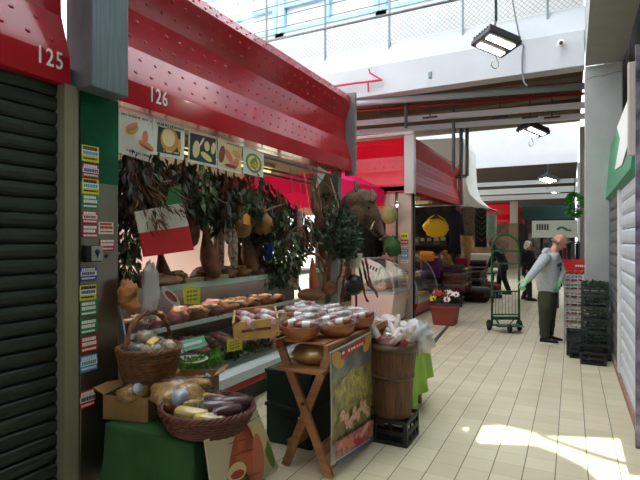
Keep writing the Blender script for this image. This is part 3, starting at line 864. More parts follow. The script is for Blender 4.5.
# parsley bed, green label board, white platter
b = B(); random.seed(3)
def leaf(b, c, d, L, w, nrm, bend=0.2):
    c = V(c); d = V(d).normalized(); s = d.cross(V(nrm))
    if s.length < 1e-4: s = d.cross(V((1, 0, 0.2)))
    s.normalize(); n2 = s.cross(d)
    m_ = c + d * (L * 0.5) + n2 * (L * bend * 0.5); e = c + d * L - n2 * (L * bend * 0.2)
    A = b.bm.verts.new(c); Bq = b.bm.verts.new(m_ + s * w); C = b.bm.verts.new(e); D = b.bm.verts.new(m_ - s * w); K = b.bm.verts.new(m_ - n2 * (w * 0.35))
    for f in ((A, Bq, K), (Bq, C, K), (C, D, K), (D, A, K)): b._f(f, True)
def rnd3():
    return V((random.gauss(0, 1), random.gauss(0, 1), random.gauss(0, 1))).normalized()
for i in range(420):
    y = random.uniform(3.2, 3.8); x = random.uniform(-3.12, -2.99)
    leaf(b, (x, y, deck_z(x) + random.uniform(0, 0.12)), (random.gauss(0.3, 0.6), random.gauss(0, 0.6), 0.7), 0.035, 0.016, rnd3())
tag(solo('parsley_bed', b, parsley, 'bright green curly parsley on the counter bottom deck behind the lower rail', 'parsley', (-3.05, 3.5, 0.45)), kind='stuff')
b = B()
for i in range(360):
    y = random.uniform(3.85, 5.6); x = random.uniform(-3.1, -2.99)
    leaf(b, (x, y, deck_z(x) + random.uniform(0, 0.07)), (random.gauss(0.3, 0.6), random.gauss(0, 0.6), 0.7), 0.05, 0.02, rnd3())
tag(solo('leaf_garnish', b, M('dark_garnish', (24, 54, 24), 0.5), 'dark green garnish leaves along the counter bottom deck beyond the parsley', 'garnish', (-3.05, 4.6, 0.45)), kind='stuff')
a = onX(190, 345, -3.05)
b = B(); b.box((-3.06, a.y, a.z), (0.02, 0.42, 0.1), (0, -0.5, 0)); b.m(1).box((-3.048, a.y, a.z + 0.006), (0.01, 0.3, 0.03), (0, -0.5, 0))
solo('label_board', b, [M('mint', (120, 200, 160), 0.4), white], 'mint green label board propped inside the counter glass behind the wicker basket', 'sign', (-3.06, a.y, a.z))
a = onX(196, 358, -3.05)
b = B(); b.lathe([(0.02, 0), (0.11, 0.008), (0.15, 0.03), (0.145, 0.035), (0.1, 0.014), (0.01, 0.01)], (-3.1, a.y, deck_z(-3.1) + 0.06), 20); b.sm = True
solo('serving_platter', b, white, 'white oval serving platter on the bottom deck between mint label board and parsley', 'platter', (-3.1, a.y, 0.5))

# ================================================================== HANGING GOODS OF STALL 126
def ham_proto():
    o = thing('cured_ham', 'cured ham hanging', 'ham')
    b = B(); b.sm = True
    prof = [(0.008, -0.08), (0.022, -0.09), (0.03, -0.16), (0.045, -0.24), (0.08, -0.34), (0.105, -0.44), (0.1, -0.53), (0.07, -0.6), (0.02, -0.63)]
    b.lathe(prof, n=14, sx=0.95, sy=0.8)
    for v in b.bm.verts: v.co.x += 0.25 * v.co.z * v.co.z
    part('rind', b, rind, o, fixn=True)
    b = B(); b.ball((0.01, 0, -0.085), (0.02, 0.026, 0.03), 8, 6); part('shank_bone', b, fat, o)
    b = B(); b.tube([(0, 0, 0), (0.012, 0, -0.05), (0.0, 0, -0.1)], 0.005, 5); part('string', b, string, o)
    return o
def salami_proto(mt, name, L, r):
    o = thing(name, name, 'salami')
    b = B(); b.sm = True
    b.lathe([(0.006, -0.07), (r * 0.6, -0.09), (r, -0.13), (r * 1.05, -0.13 - L / 2), (r, -0.09 - L), (r * 0.6, -0.13 - L + 0.0), (0.006, -0.15 - L)][:5] + [(r * 0.55, -0.125 - L), (0.006, -0.14 - L)], n=12)
    part('casing', b, mt, o, fixn=True)
    b = B(); b.tube([(0, 0, 0), (0.006, 0, -0.04), (0, 0, -0.085)], 0.004, 5)
    for z in (0.2, 0.5, 0.8):
        zz = -0.11 - L * z; b.tube([((r * 1.05 + .002) * math.cos(k * PI / 6), (r * 1.05 + .002) * math.sin(k * PI / 6), zz) for k in range(12)], 0.003, 4, loop=True)
    part('string', b, string, o)
    return o
def gourd_proto():
    o = thing('gourd_cheese', 'gourd cheese', 'cheese')
    b = B(); b.sm = True
    b.lathe([(0.01, -0.1), (0.035, -0.11), (0.03, -0.15), (0.05, -0.19), (0.1, -0.25), (0.115, -0.32), (0.09, -0.4), (0.03, -0.43)], n=14)
    part('body', b, M('caciocavallo', (156, 112, 56), 0.45, rgb2=(110, 74, 36), scale=10), o, fixn=True)
    b = B(); b.tube([(0, 0, 0), (0.01, 0, -0.06), (0, 0, -0.14)], 0.005, 5); part('string', b, string, o)
    return o
def bunch_proto(name, mt, n, L, W, ll, lw, seed, stem_m=None, down=1.0):
    random.seed(seed)
    o = thing(name, name, 'leaf bunch')
    b = B()
    for i in range(n):
        f = random.random() ** 0.8
        z = -0.04 - f * L
        r = W * (0.25 + 0.75 * math.sin(PI * min(1, f * 0.85 + 0.1)))
        a = random.uniform(0, 2 * PI); q = random.random() ** 0.5 * r
        d = V((math.cos(a) * 0.5, math.sin(a) * 0.5, -down + random.gauss(0, 0.35)))
        leaf(b, (math.cos(a) * q, math.sin(a) * q, z), d, ll * random.uniform(0.7, 1.2), lw * random.uniform(0.7, 1.2), rnd3(), 0.3)
    part('foliage', b, mt, o)
    b = B()
    for i in range(5):
        a = random.uniform(0, 2 * PI); w = W * 0.5
        b.tube([(0, 0, 0), (math.cos(a) * w * .4, math.sin(a) * w * .4, -L * .4), (math.cos(a) * w, math.sin(a) * w, -L * .95)], [0.006, 0.004, 0.002], 5)
    part('stem', b, stem_m or rind, o)
    return o
HAM = ham_proto()
SAL = salami_proto(salm, 'mould_salami', 0.34, 0.036)
GOU = gourd_proto()
BA = bunch_proto('bay_leaf_bunch', leaf_d, 150, 0.46, 0.12, 0.10, 0.020, 1)
BB_ = bunch_proto('dried_leaf_bunch', leaf_b, 150, 0.42, 0.14, 0.085, 0.018, 2)
BC = bunch_proto('dry_grass_bunch', grass, 190, 0.34, 0.14, 0.11, 0.008, 3)
def hang(proto, px, ytop, X, lab, group=None, rz=0, sc=1.0, tilt=0.0):
    p = onX(px, ytop, X)
    return put(proto, p, (tilt, 0, rz), lab, group, sc)
random.seed(21)
g1 = 'dried leaf bunches behind the food posters'
for i, px in enumerate((150, 166, 182, 198, 214, 230, 246, 262, 278)):
    p = onX(px, 200, -3.8); p.z = 2.45 - random.uniform(0, 0.1)
    put(BB_, p, (0, 0, random.uniform(0, 6)), 'brown dried leaf bunch in the shaded back row of the hanging herbs', 'dried leaf bunches of the back row', random.uniform(1.2, 1.5))
for i, px in enumerate((128, 133, 141, 149, 158, 168, 176, 184, 193, 201, 210, 218, 226, 234, 243, 252, 260, 268)):
    X = (-3.0, -3.25, -3.5)[i % 3]
    p = onX(px, 200, X); p.z = 2.46 - random.uniform(0, 0.12)
    pr = BA if i % 2 else BB_
    put(pr, p, (0, 0, random.uniform(0, 6)), 'green bay leaf bunch hanging among the dried bunches behind the food posters' if pr is BA else 'brown dried leaf bunch hanging behind the food posters', g1 if pr is BB_ else 'bay leaf bunches behind the food posters', random.uniform(0.95, 1.3))
for i, px in enumerate((240, 250, 256, 262, 268, 274, 280, 287, 322, 330)):
    X = (-3.05, -3.25, -3.5)[i % 3]
    p = onX(px, 200, X); p.z = (2.36 if px < 300 else 2.42) - random.uniform(0, 0.2)
    put(BB_ if i % 2 else BA, p, (0, 0, random.uniform(0, 6)), 'leafy bunch hanging in the stall opening before the pink canopy, ' + ('dried brown' if i % 2 else 'green bay'), 'leafy bunches before the pink canopy, ' + ('brown' if i % 2 else 'green'), random.uniform(0.9, 1.15))
hang(BA, 129, 205, -2.98, 'green bay leaf bunch drooping beside the sticker pillar edge', sc=0.8)
hang(BA, 127, 236, -2.98, 'lowest green bay leaf bunch beside the sticker pillar, above the wicker basket', sc=0.75, rz=2)
hang(BB_, 136, 160, -2.95, 'dark dried leaf bunch beside the sticker pillar above the dry grass', sc=1.1)
hang(BC, 152, 178, -2.84, 'rusty brown dry grass bunch hanging above the flag board', sc=1.0, tilt=0.9, rz=0.2)
hang(BC, 136, 178, -2.86, 'brown dry grass bunch hanging next to the sticker pillar', sc=1.0, tilt=0.5)
hang(BC, 182, 178, -3.05, 'reddish dry grass tuft hanging over the flag board corner', sc=0.6)
hang(HAM, 205, 214, -3.1, 'cured ham hanging just beyond the flag board', sc=0.98, rz=1)
hang(HAM, 189, 180, -3.2, 'pale ham with white fat side hanging behind the flag corner', sc=1.0, rz=2)
hang(HAM, 245, 218, -3.2, 'cured ham hanging below the yellow tagged gourd cheese', sc=0.95, rz=1)
hang(HAM, 257, 214, -3.2, 'cured ham hanging beside the blue bag, below the branch', sc=0.95, rz=2.2)
hang(HAM, 160, 238, -3.4, 'dark ham hanging low behind the flag board', sc=0.8, rz=0.4)
hang(HAM, 232, 215, -3.4, 'dark ham hanging behind the mouldy salami', sc=1.0, rz=0.4)
hang(HAM, 275, 210, -3.5, 'dark ham hanging deep in the stall behind the blue bag', sc=1.0, rz=0.8)
hang(SAL, 228, 196, -3.02, 'long mouldy salami hanging from the branch beside the gourd cheeses', sc=1.0)
hang(SAL, 234, 222, -3.02, 'slim whitish salami hanging low beneath the branch', sc=1.0)
hang(SAL, 221, 225, -3.25, 'grey salami hanging behind the ham beyond the flag', sc=0.95)
hang(GOU, 241, 196, -3.02, 'round gourd cheese with yellow tag hanging under the branch', sc=1.0)
hang(GOU, 263, 196, -3.02, 'tall gourd cheese hanging at the fork of the branch', sc=1.0, rz=1)
for px_, y_, X_, s_, l_ in ((296, 200, -3.2, .9, 'brown ham hanging among the leafy bunches in front of the pink valance'), (306, 214, -3.3, .9, 'dark brown ham hanging deeper in the stall near the looped sausages'), (318, 206, -3.25, .85, 'slim brown ham hanging between looped sausages and grey posts'), (334, 214, -3.0, .8, 'brown ham hanging close against the grey posts beside the laurel'), (284, 206, -3.3, .9, 'shaded ham hanging behind the big leafy bunch')):
    hang(HAM, px_, y_, X_, l_, sc=s_, rz=px_)
for px_, y_, X_, s_, l_ in ((300, 205, -3.0, .9, 'grey mouldy salami hanging in front of the pink valance'), (327, 212, -2.95, .9, 'grey mouldy salami hanging between the spiced ham and grey posts')):
    hang(SAL, px_, y_, X_, l_, sc=s_)
b = B(); q = onX(246, 219, -2.91); b.prism([q + V((0, -0.05, -0.05)), q + V((0, 0.05, -0.06)), q + V((0, 0.06, 0.03)), q + V((0, 0.0, 0.06)), q + V((0, -0.05, 0.03))], (0.006, 0, 0))
solo('paper_tag', b, orange, 'orange yellow paper tag on the round gourd cheese', 'tag', tuple(q), fixn=True)
b = B(); b.tube([onX(x, y, -2.98) for x, y in ((212, 196), (224, 203), (240, 203), (254, 209), (262, 213), (272, 208), (284, 204))], [0.008, 0.012, 0.013, 0.016, 0.018, 0.013, 0.008], 6)
b.tube([onX(x, y, -2.98) for x, y in ((262, 211), (264, 225), (267, 238))], [0.014, 0.01, 0.006], 6)
solo('wooden_branch', b, M('twig', (120, 82, 52), 0.7, var=0.2), 'bare forked branch strung along the hanging goods', 'branch', tuple(onX(240, 203, -2.98)))
b = B(); q = onX(268, 250, -3.1); b.ball(q, (0.05, 0.075, 0.15), 12, 10, amp=0.2, seed=2)
solo('blue_bag', b, blue, 'shiny blue bag hanging between the hams and the green branches', 'bag', tuple(q))
# flag board: white and red (green end hidden in the leaves)
fl = thing('flag_board', 'tilted white and red board with green corner hanging among dry leaves', 'flag', tuple(onX(165, 230, -2.83)))
def fpt(px, py, dx=0.0): return onX(px, py, -2.83 + dx)
b = B(); b.prism([fpt(143, 257), fpt(193, 250), fpt(188, 226), fpt(138.5, 233)], (0.012, 0, 0)); part('red_band', b, M('flag_red', (196, 20, 24), 0.6), fl, fixn=True)
b = B(); b.prism([fpt(138.5, 233), fpt(188, 226), fpt(181, 203), fpt(134, 212)], (0.012, 0, 0)); part('white_band', b, M('flag_white', (206, 200, 186), 0.6), fl, fixn=True)
b = B(); b.prism([fpt(164, 206), fpt(181, 203), fpt(180, 184), fpt(168, 189)], (0.012, 0, 0)); part('green_band', b, M('flag_green', (20, 120, 60), 0.6), fl, fixn=True)
# five food posters under the fascia
def poster(lab, quad, feats, X=None, mats=None, curl=0.0, cat='poster', name='food_poster', seed=1, split=None):
    """quad TL TR BR BL in world; feats (mat, u, v, ru, rv, rot) printed ellipses or rects ('r')"""
    TL, TR, BR, BL = quad
    n = (TR - TL).cross(BL - TL).normalized() * -1
    if n.x < 0 and abs(n.x) > 0.3: n = -n
    def P(u, v, h=0.0):
        return (TL * (1 - u) + TR * u) * (1 - v) + (BL * (1 - u) + BR * u) * v + n * (h + curl * math.sin(PI * v) * 0.5 + curl * 0.5 * math.sin(3 * u))
    b = B(); b.sm = True; b.grid(lambda u, v: P(u, v), 12, 12, 0.0); b.grid(lambda u, v: P(1 - u, v, -0.004), 12, 12)
    ms = [paper]
    for k, f in enumerate(feats):
        m_, u, v, ru, rv, rot = f[:6]
        if m_ not in ms: ms.append(m_)
        b.m(ms.index(m_), False)
        h = 0.002 + 0.0009 * k
        def Q(x, y):
            x, y = x * ru, y * rv
            return P(min(0.985, max(0.015, u + x * math.cos(rot) - y * math.sin(rot))), min(0.985, max(0.015, v + x * math.sin(rot) + y * math.cos(rot))), h)
        if len(f) > 6:
            k_ = 12 if ru > .2 else 2
            b.grid(lambda s, t: Q(2 * s - 1, 2 * t - 1), k_, k_)
        else:
            rr = [[Q(r_ * math.cos(2 * PI * q / 18), r_ * math.sin(2 * PI * q / 18)) for q in range(18)] for r_ in (1, .75, .5, .25)]
            b.loft(rr, False, True)
    return solo(name, b, ms, lab, cat, tuple((TL + TR) / 2))
def letters(m_, v, u0, u1, hh, seed, w=0.02):
    random.seed(seed); out = []; u = u0
    while u < u1:
        ww = random.uniform(0.6, 1.2) * w
        if random.random() > 0.15: out.append((m_, u, v, ww / 2, hh * random.uniform(0.7, 1), 0, 'r'))
        u += ww * 1.5
    return out
bunm = M('print_bread', (200, 140, 70), 0.5); pink_p = M('print_ham', (214, 120, 96), 0.5); dgr = M('print_dark_green', (30, 66, 48), 0.5)
goldp = M('print_gold', (214, 160, 70), 0.5); palep = M('print_pale', (230, 206, 150), 0.5); brownp = M('print_brown', (130, 70, 44), 0.5); grp = M('print_green', (110, 140, 60), 0.5)
prp = M('print_purple', (70, 30, 60), 0.5)
def q4(X, *pp): return [onX(x, y, X) for x, y in pp]
poster('food poster with two filled sandwiches, first from the sticker pillar', q4(-2.93, (118, 109), (152.5, 119), (151.5, 163), (118, 152)),
       letters(ink, 0.08, 0.1, 0.95, 0.025, 1, 0.03) + letters(ink, 0.9, 0.2, 0.9, 0.025, 2, 0.03) + [(bunm, .3, .42, .2, .1, -.5), (grp, .3, .38, .19, .05, -.5), (pink_p, .28, .33, .2, .05, -.5),
       (bunm, .72, .68, .24, .09, .2), (pink_p, .68, .5, .09, .16, .1), (brownp, .72, .72, .22, .03, .2)])
poster('food poster with big round golden cheese, second from the sticker pillar', q4(-2.94, (153.5, 118), (185, 127), (184, 160), (151.5, 154)),
       [(dgr, .5, .55, .36, .36, 0, 'r'), (goldp, .82, .6, .06, .2, 0), (bunm, .5, .5, .28, .36, 0), (palep, .47, .45, .2, .26, 0)] + letters(ink, 0.12, 0.12, 0.9, 0.035, 3, 0.035) + letters(palep, .86, .3, .85, .03, 8, .03), name='food_poster')
poster('food poster of pale pear shaped cheeses on dark green, third from the sticker pillar', q4(-2.94, (189, 130), (216.6, 137), (217, 168), (188, 161.5)),
       [(dgr, .5, .5, .46, .42, 0, 'r'), (prp, .5, .15, .45, .08, 0, 'r'), (palep, .25, .55, .12, .28, .1), (palep, .6, .72, .22, .1, .5), (palep, .62, .38, .1, .16, 0), (palep, .85, .4, .08, .2, .2), (white, .42, .3, .03, .2, .5)])
poster('food poster of sliced salami on golden bread, fourth from the sticker pillar', q4(-2.94, (218, 137.5), (241.5, 146), (241.5, 174), (218, 168.5)),
       [(palep, .5, .5, .46, .42, 0, 'r'), (brownp, .15, .5, .12, .3, .2), (pink_p, .45, .52, .12, .26, -.6), (pink_p, .72, .7, .12, .22, .5), (goldp, .75, .35, .18, .12, .3), (brownp, .5, .82, .25, .06, 0)] + letters(ink, 0.08, 0.3, 0.95, 0.025, 4, 0.03))
poster('food poster of a round green salad plate, last before the stall lamp', q4(-2.94, (243, 146), (264, 154), (263, 178), (243.5, 173)),
       [(grp, .5, .52, .4, .38, 0), (palep, .5, .52, .3, .29, 0), (grp, .45, .45, .08, .2, .7), (goldp, .58, .58, .16, .07, .4), (grp, .6, .4, .05, .16, -.5), (goldp, .4, .65, .1, .05, -.4), (grp, .5, .7, .12, .04, .3)])
b = B(); b.prism([onX(x, y, -3.0) for x, y in ((318, 166), (327, 172), (316, 188))], (0.006, 0, 0))
solo('paper_pennant', b, paper, 'small white triangular paper pennant hanging under the fascia near the grey posts', 'pennant', tuple(onX(320, 170, -3.0)), fixn=True)
# ================================================================== LOW TABLE WITH GREEN CLOTH
def drape(x0, x1, y0, y1, zt, zb, amp=0.03, waves=9, seed=0, n=140, rows=10, flare=0.03):
    """cloth over a rectangular table: flat top, folded skirt"""
    random.seed(seed); ph = [random.uniform(0, 6) for _ in range(4)]
    P = 2 * (x1 - x0) + 2 * (y1 - y0)
    def base(s):
        s = s % P
        a, c = x1 - x0, y1 - y0
        if s < a: return V((x0 + s, y0, 0)), V((0, -1, 0))
        s -= a
        if s < c: return V((x1, y0 + s, 0)), V((1, 0, 0))
        s -= c
        if s < a: return V((x1 - s, y1, 0)), V((0, 1, 0))
        s -= a
        return V((x0, y1 - s, 0)), V((-1, 0, 0))
    rings = []
    cen = V(((x0 + x1) / 2, (y0 + y1) / 2, zt))
    for f in (0.05, 0.5, 0.97):
        rings.append([cen + (base(P * k / n)[0] - V((cen.x, cen.y, 0))) * f for k in range(n)])
    for j in range(rows + 1):
        f = j / rows; ring = []
        for k in range(n):
            s = P * k / n; p, d = base(s)
            d2 = (base(s + 0.06)[1] + base(s - 0.06)[1]).normalized()
            w = math.sin(2 * PI * waves * k / n + ph[0]) + 0.5 * math.sin(2 * PI * (waves * 2 + 1) * k / n + ph[1])
            hem = zb + 0.05 * math.sin(2 * PI * 3 * k / n + ph[2])
            q = p + d2 * (0.006 + f * flare + amp * f * (w + 0.6)); q.z = zt + (hem - zt) * f - 0.004
            ring.append(q)
        rings.append(ring)
    b = B(); b.sm = True
    b.loft(rings, True, False)
    return b
TZ = 0.45
solo('green_tablecloth', drape(-2.72, -1.98, 2.22, 2.88, TZ, 0.02, 0.045, 6, 2), cloth_g, 'dark green cloth draped over the low table beside the steel pillar', 'tablecloth', (-2.35, 2.55, 0), fixn=True)
# picture of ham hung on its aisle side
def side_q(X, pts): return [onX(x, y, X) for x, y in pts]
Q = side_q(-1.9, ((204, 441), (257, 409), (283, 481), (214, 528)))
poster('glossy poster of red tied ham slices hanging on the green cloth', Q,
       [(M('print_beige', (206, 196, 166), .5), .5, .5, .49, .49, 0, 'r'), (grp, .92, .55, .06, .2, 0), (palep, .85, .3, .12, .2, .2), (M('print_rind', (150, 50, 26), .4, rgb2=(206, 100, 62), scale=9), .45, .55, .22, .56, .4),
        (pink_p, .72, .52, .1, .3, .3), (M('print_pork', (206, 130, 110), .5), .6, .9, .22, .12, 0), (white, .88, .86, .1, .1, .3), (palep, .36, .52, .14, .11, .1), (redp, .36, .55, .1, .05, .2)] +
       [(brownp, .5, v, .2, .008, .2) for v in (.2, .35, .65, .8)] + letters(grp, .06, .75, .95, .012, 5, .02), curl=0.015, name='ham_poster')
# cardboard box holding the pasta bags
def open_box(name, c, d, lab, rz, m_, flaps=True, cat='box'):
    root = thing(name, lab, cat, c)
    R = Euler((0, 0, rz)).to_matrix(); C = V(c)
    w, l, h = d; t = 0.006
    def add(bb, cc, dd, rot=None): bb.box(C + R @ V(cc), dd, R @ (Euler(rot).to_matrix() if rot else Matrix.Identity(3)))
    b = B(); add(b, (0, 0, t / 2), (w, l, t)); part('bottom', b, m_, root)
    b = B()
    for s in (-1, 1): add(b, (s * (w / 2 - t / 2), 0, h / 2), (t, l, h)); add(b, (0, s * (l / 2 - t / 2), h / 2), (w, t, h))
    part('wall', b, m_, root)
    if flaps:
        for s in (-1, 1):
            b = B(); add(b, (s * (w / 2 + 0.035), 0, h + 0.02), (0.09, l * 0.96, t), (0, -s * 0.5, 0)); part('flap', b, m_, root)
    return root
c = onZ(147, 428, TZ)
open_box('cardboard_box', (-2.66, 2.42, TZ + 0.003), (0.34, 0.26, 0.16), 'low cardboard box under the handled wicker basket beside the steel pillar', 0.25, card)
open_box('cardboard_box', (-2.5, 2.84, TZ + 0.003), (0.3, 0.2, 0.2), 'open cardboard box behind the pasta bags next to the counter glass', 0.5, card)
def bag_proto(name, lab, fill, r, disc=True):
    o = thing(name, lab, 'bag')
    b = B(); b.ball((0, 0, r[2] * 0.75), (r[0] * .92, r[1] * .92, r[2] * .8), 16, 10, amp=0.35, fr=2.5, seed=1.0); part('filling', b, fill, o)
    b = B(); b.ball((0, 0, r[2] * 0.78), r, 18, 12, amp=0.45, fr=3.5, seed=1.3)
    b.sm = True; b.lathe([(0.012, r[2] * 1.5), (0.03, r[2] * 1.75), (0.06, r[2] * 2.1)], n=10, rot=(0.7, 0.3, 0))
    part('wrapper', b, film, o)
    if disc:
        b = B(); b.cyl((r[0] * .25, -r[1] * .62, r[2] * 1.28), (r[0] * .27, -r[1] * .68, r[2] * 1.36), 0.045, n=18); part('round_label', b, M('label_grey', (190, 196, 204), 0.4), o, label='round silvery label')
    return o
p1_ = bag_proto('pasta_bag', 'x', pasta, (0.15, 0.13, 0.075))
put(p1_, (-2.36, 2.48, TZ + 0.10), (0.25, 0.15, 0.5), 'big clear bag of golden pasta with round silvery label', scale=1.25)
put(p1_, (-2.62, 2.36, TZ + 0.13), (0.1, -0.1, 0.9), 'smaller clear pasta bag beside the steel pillar', scale=(0.75, 0.75, 0.9))
put(p1_, (-2.42, 2.78, TZ + 0.10), (0.0, 0.1, 2.3), 'clear pasta bag behind the one with the round label', scale=0.85)
# baskets
def basket(name, lab, c, rx, ry, h, flare, m_, rows, handle=False, rim_r=0.016, nst=26):
    root = thing(name, lab, 'basket', c); C = V(c)
    b = B(); b.sm = True
    n = nst * 4
    for j in range(rows):
        f = (j + 0.5) / rows; k = 1 - flare * (1 - f) ** 1.3
        pts = []
        for q in range(n):
            a = 2 * PI * q / n; w = 1 + 0.018 * math.cos(q * PI / 2 + (j % 2) * PI)
            pts.append(C + V((rx * k * w * math.cos(a), ry * k * w * math.sin(a), h * f)))
        b.tube(pts, h / rows * 0.58, 5, loop=True)
    part('weave', b, m_, root)
    b = B(); b.sm = True
    b.lathe([(rx * (1 - flare), 0), (rx * (1 - flare * .9), 0.005), (rx * (1 - flare * .9) * .99, h * 0.25), (0.02, 0.02)], C, 24, sy=ry / rx)
    part('bottom', b, m_, root)
    b = B(); b.sm = True
    for ph in (0, 2 * PI / 3, 4 * PI / 3):
        pts = []
        for q in range(n):
            a = 2 * PI * q / n
            pts.append(C + V(((rx + rim_r * .7 * math.cos(nst * a / 2 + ph)) * math.cos(a), (ry + rim_r * .7 * math.cos(nst * a / 2 + ph)) * math.sin(a), h + rim_r * .7 * math.sin(nst * a / 2 + ph))))
        b.tube(pts, rim_r * .62, 5, loop=True)
    part('rim', b, m_, root)
    if handle:
        b = B(); b.sm = True
        for ph in (0, PI):
            pts = []
            for q in range(25):
                a = PI * q / 24
                pts.append(C + V((0.012 * math.cos(q + ph), -ry * math.cos(a) * (1.0) + 0.0, h + 0.25 * math.sin(a) + 0.012 * math.sin(q + ph))))
            b.tube(pts, 0.012, 6)
        part('handle', b, m_, root)
    return root
BK = V((-2.66, 2.53, TZ + 0.17))
basket('handled_basket', 'tall brown wicker basket with arched handle full of clear bags', tuple(BK), 0.21, 0.21, 0.27, 0.28, wick, 13, True)
gb = bag_proto('clear_bag', 'x', M('candy', (110, 74, 58), 0.5, rgb2=(226, 208, 176), scale=16), (0.09, 0.08, 0.07), False)
for k, (dx, dy, z, lab) in enumerate(((-.06, -.06, .2, 'clear bag with cream label in the handled wicker basket, on its pillar side'), (.06, -.05, .21, 'clear bag in the handled wicker basket, over the front rim'),
                                     (.05, .08, .21, 'clear bag in the handled wicker basket, beside the counter glass'), (-.07, .07, .24, 'clear bag at the back of the handled wicker basket'), (0, 0, .3, 'topmost clear bag heaped in the handled wicker basket'))):
    put(gb, BK + V((dx, dy, z)), (0.3 * k, 0.2, k * 1.1), lab, scale=1.0)
b = B(); b.box(BK + V((0.08, -0.05, 0.31)), (0.05, 0.09, 0.07), (0.3, 0.4, 0.3), bevel=0.006); solo('small_carton', b, cheese, 'small cream carton among the bags of the handled wicker basket', 'carton', tuple(BK + V((0.08, -0.05, 0.31))))
# crumpled brown paper by the pillar above the basket
b = B(); q = onX(128, 296, -2.82); b.ball(q + V((0, 0, .01)), (0.05, 0.075, 0.10), 22, 18, amp=0.5, fr=6, seed=5.0)
b.ball(q + V((0.02, 0.02, -0.07)), (0.04, 0.06, 0.06), 16, 12, amp=0.6, fr=6, seed=6.0)
solo('brown_paper_bag', b, M('kraft', (170, 112, 62), 0.75, var=0.2), 'crumpled brown paper bag hanging against the pillar above the wicker basket', 'paper bag', tuple(q))
b = B(); q = onX(150, 290, -2.9); b.ball(q, (0.05, 0.08, 0.22), 14, 12, amp=0.5, fr=4, seed=2.0)
solo('clear_plastic_bag', b, filmw, 'roll of crumpled clear plastic bags hanging beside the brown paper bag', 'plastic bag', tuple(q))
# shallow oval basket with cheeses
SB = V((-2.06, 2.44, TZ + 0.012))
basket('oval_basket', 'shallow oval dark wicker basket of wrapped cheeses on green cloth', tuple(SB), 0.30, 0.27, 0.13, 0.22, wick_d, 7, False, 0.017, 30)
ch = thing('cheese_piece', 'x', 'cheese')
b = B(); b.box((0, 0, 0.035), (0.2, 0.085, 0.07), bevel=0.02); part('cheese', b, cheese, ch)
b = B(); b.ball((0, 0, 0.038), (0.125, 0.062, 0.05), 14, 8, amp=0.3, fr=4); part('wrapper', b, film, ch)
sp = thing('salami_packet', 'x', 'salami')
b = B(); b.sm = True; b.lathe([(0.01, -0.11), (0.035, -0.1), (0.042, 0), (0.035, 0.1), (0.01, 0.11)], (0, 0, 0.04), 10, (0, PI / 2, 0)); part('salami', b, M('salami_dark', (90, 40, 44), 0.4, rgb2=(60, 40, 46), scale=20), sp)
b = B(); b.ball((0, 0, 0.042), (0.14, 0.058, 0.05), 14, 8, amp=0.35, fr=4, seed=2); part('wrapper', b, film, sp)
for pr, dx, dy, dz, rz, sc, lab in ((ch, -.02, -.13, .085, .35, 1.0, 'long wrapped yellow cheese block at the front of the oval basket'), (ch, .11, -.12, .075, .5, .9, 'pale wrapped cheese block at the oval basket rim near the ham poster'),
                                (ch, -.14, .04, .08, 1.3, .95, 'wrapped yellow cheese block in the oval basket nearest the pasta bag'), (ch, -.07, .16, .08, .2, .95, 'wrapped cheese block at the back rim of the oval basket'),
                                (sp, .07, .0, .1, .7, 1.0, 'dark wrapped salami packet in the middle of the oval basket'), (sp, .13, .13, .1, .9, 1.0, 'dark wrapped salami packet at the far rim of the oval basket'), (sp, .02, .09, .1, .3, .95, 'dark wrapped salami packet between cheeses in the oval basket'), (sp, .17, -.02, .1, 1.3, .9, 'dark wrapped salami packet at the aisle rim of the oval basket')):
    put(pr, SB + V((dx, dy, dz)), (0.05, 0.1, rz), lab, scale=sc)

# ================================================================== FOLDING STAND WITH BOWLS
FS = thing('folding_stand', 'pine folding stand with crossed legs carrying wooden bowls', 'stand', (-1.7, 3.5, 0))
zt = 0.9
for y in (3.05, 4.1):
    b = B(); b.bar((-1.9, y, zt), (-1.49, y, 0.0), 0.06, 0.028, (0, 1, 0)); part('leg', b, wood, FS)
    b = B(); b.bar((-1.49, y + 0.03, zt), (-1.87, y + 0.03, 0.0), 0.06, 0.028, (0, 1, 0)); part('leg', b, wood, FS)
for x in (-1.9, -1.49):
    b = B(); b.bar((x, 2.98, zt), (x, 4.2, zt), 0.03, 0.06); part('rail', b, wood, FS)
for x, z in ((-1.57, 0.16), (-1.83, 0.16)):
    b = B(); b.bar((x, 3.06, z), (x, 4.12, z), 0.025, 0.08); part('stretcher', b, wood, FS)
b = B()
for k in range(6): b.box((-1.72, 3.16 + k * 0.19, zt + 0.015), (0.36, 0.18, 0.014))
part('slat_top', b, wood, FS)
b = B(); b.box((-1.7, 3.22, 0.735), (0.38, 0.5, 0.02)); part('shelf', b, wood, FS)
for s in (0,):
    b = B(); b.cyl((-1.695, 3.02, 0.49), (-1.695, 3.09, 0.49), 0.012); part('bolt', b, darkgrey, FS)
# wrapped ham on the stand shelf
wh = thing('wrapped_ham', 'cured ham in crinkled clear plastic lying on the stand shelf', 'ham', (-1.7, 3.2, 0.745))
b = B(); b.ball((-1.70, 3.2, 0.815), (0.17, 0.14, 0.075), 16, 10, amp=0.2, seed=3); part('meat', b, M('wrapped_meat', (70, 52, 44), 0.4, rgb2=(206, 150, 70), scale=5), wh)
b = B(); b.ball((-1.70, 3.2, 0.818), (0.182, 0.142, 0.078), 20, 14, amp=0.25, fr=6, seed=3.4); part('wrapper', b, film, wh)
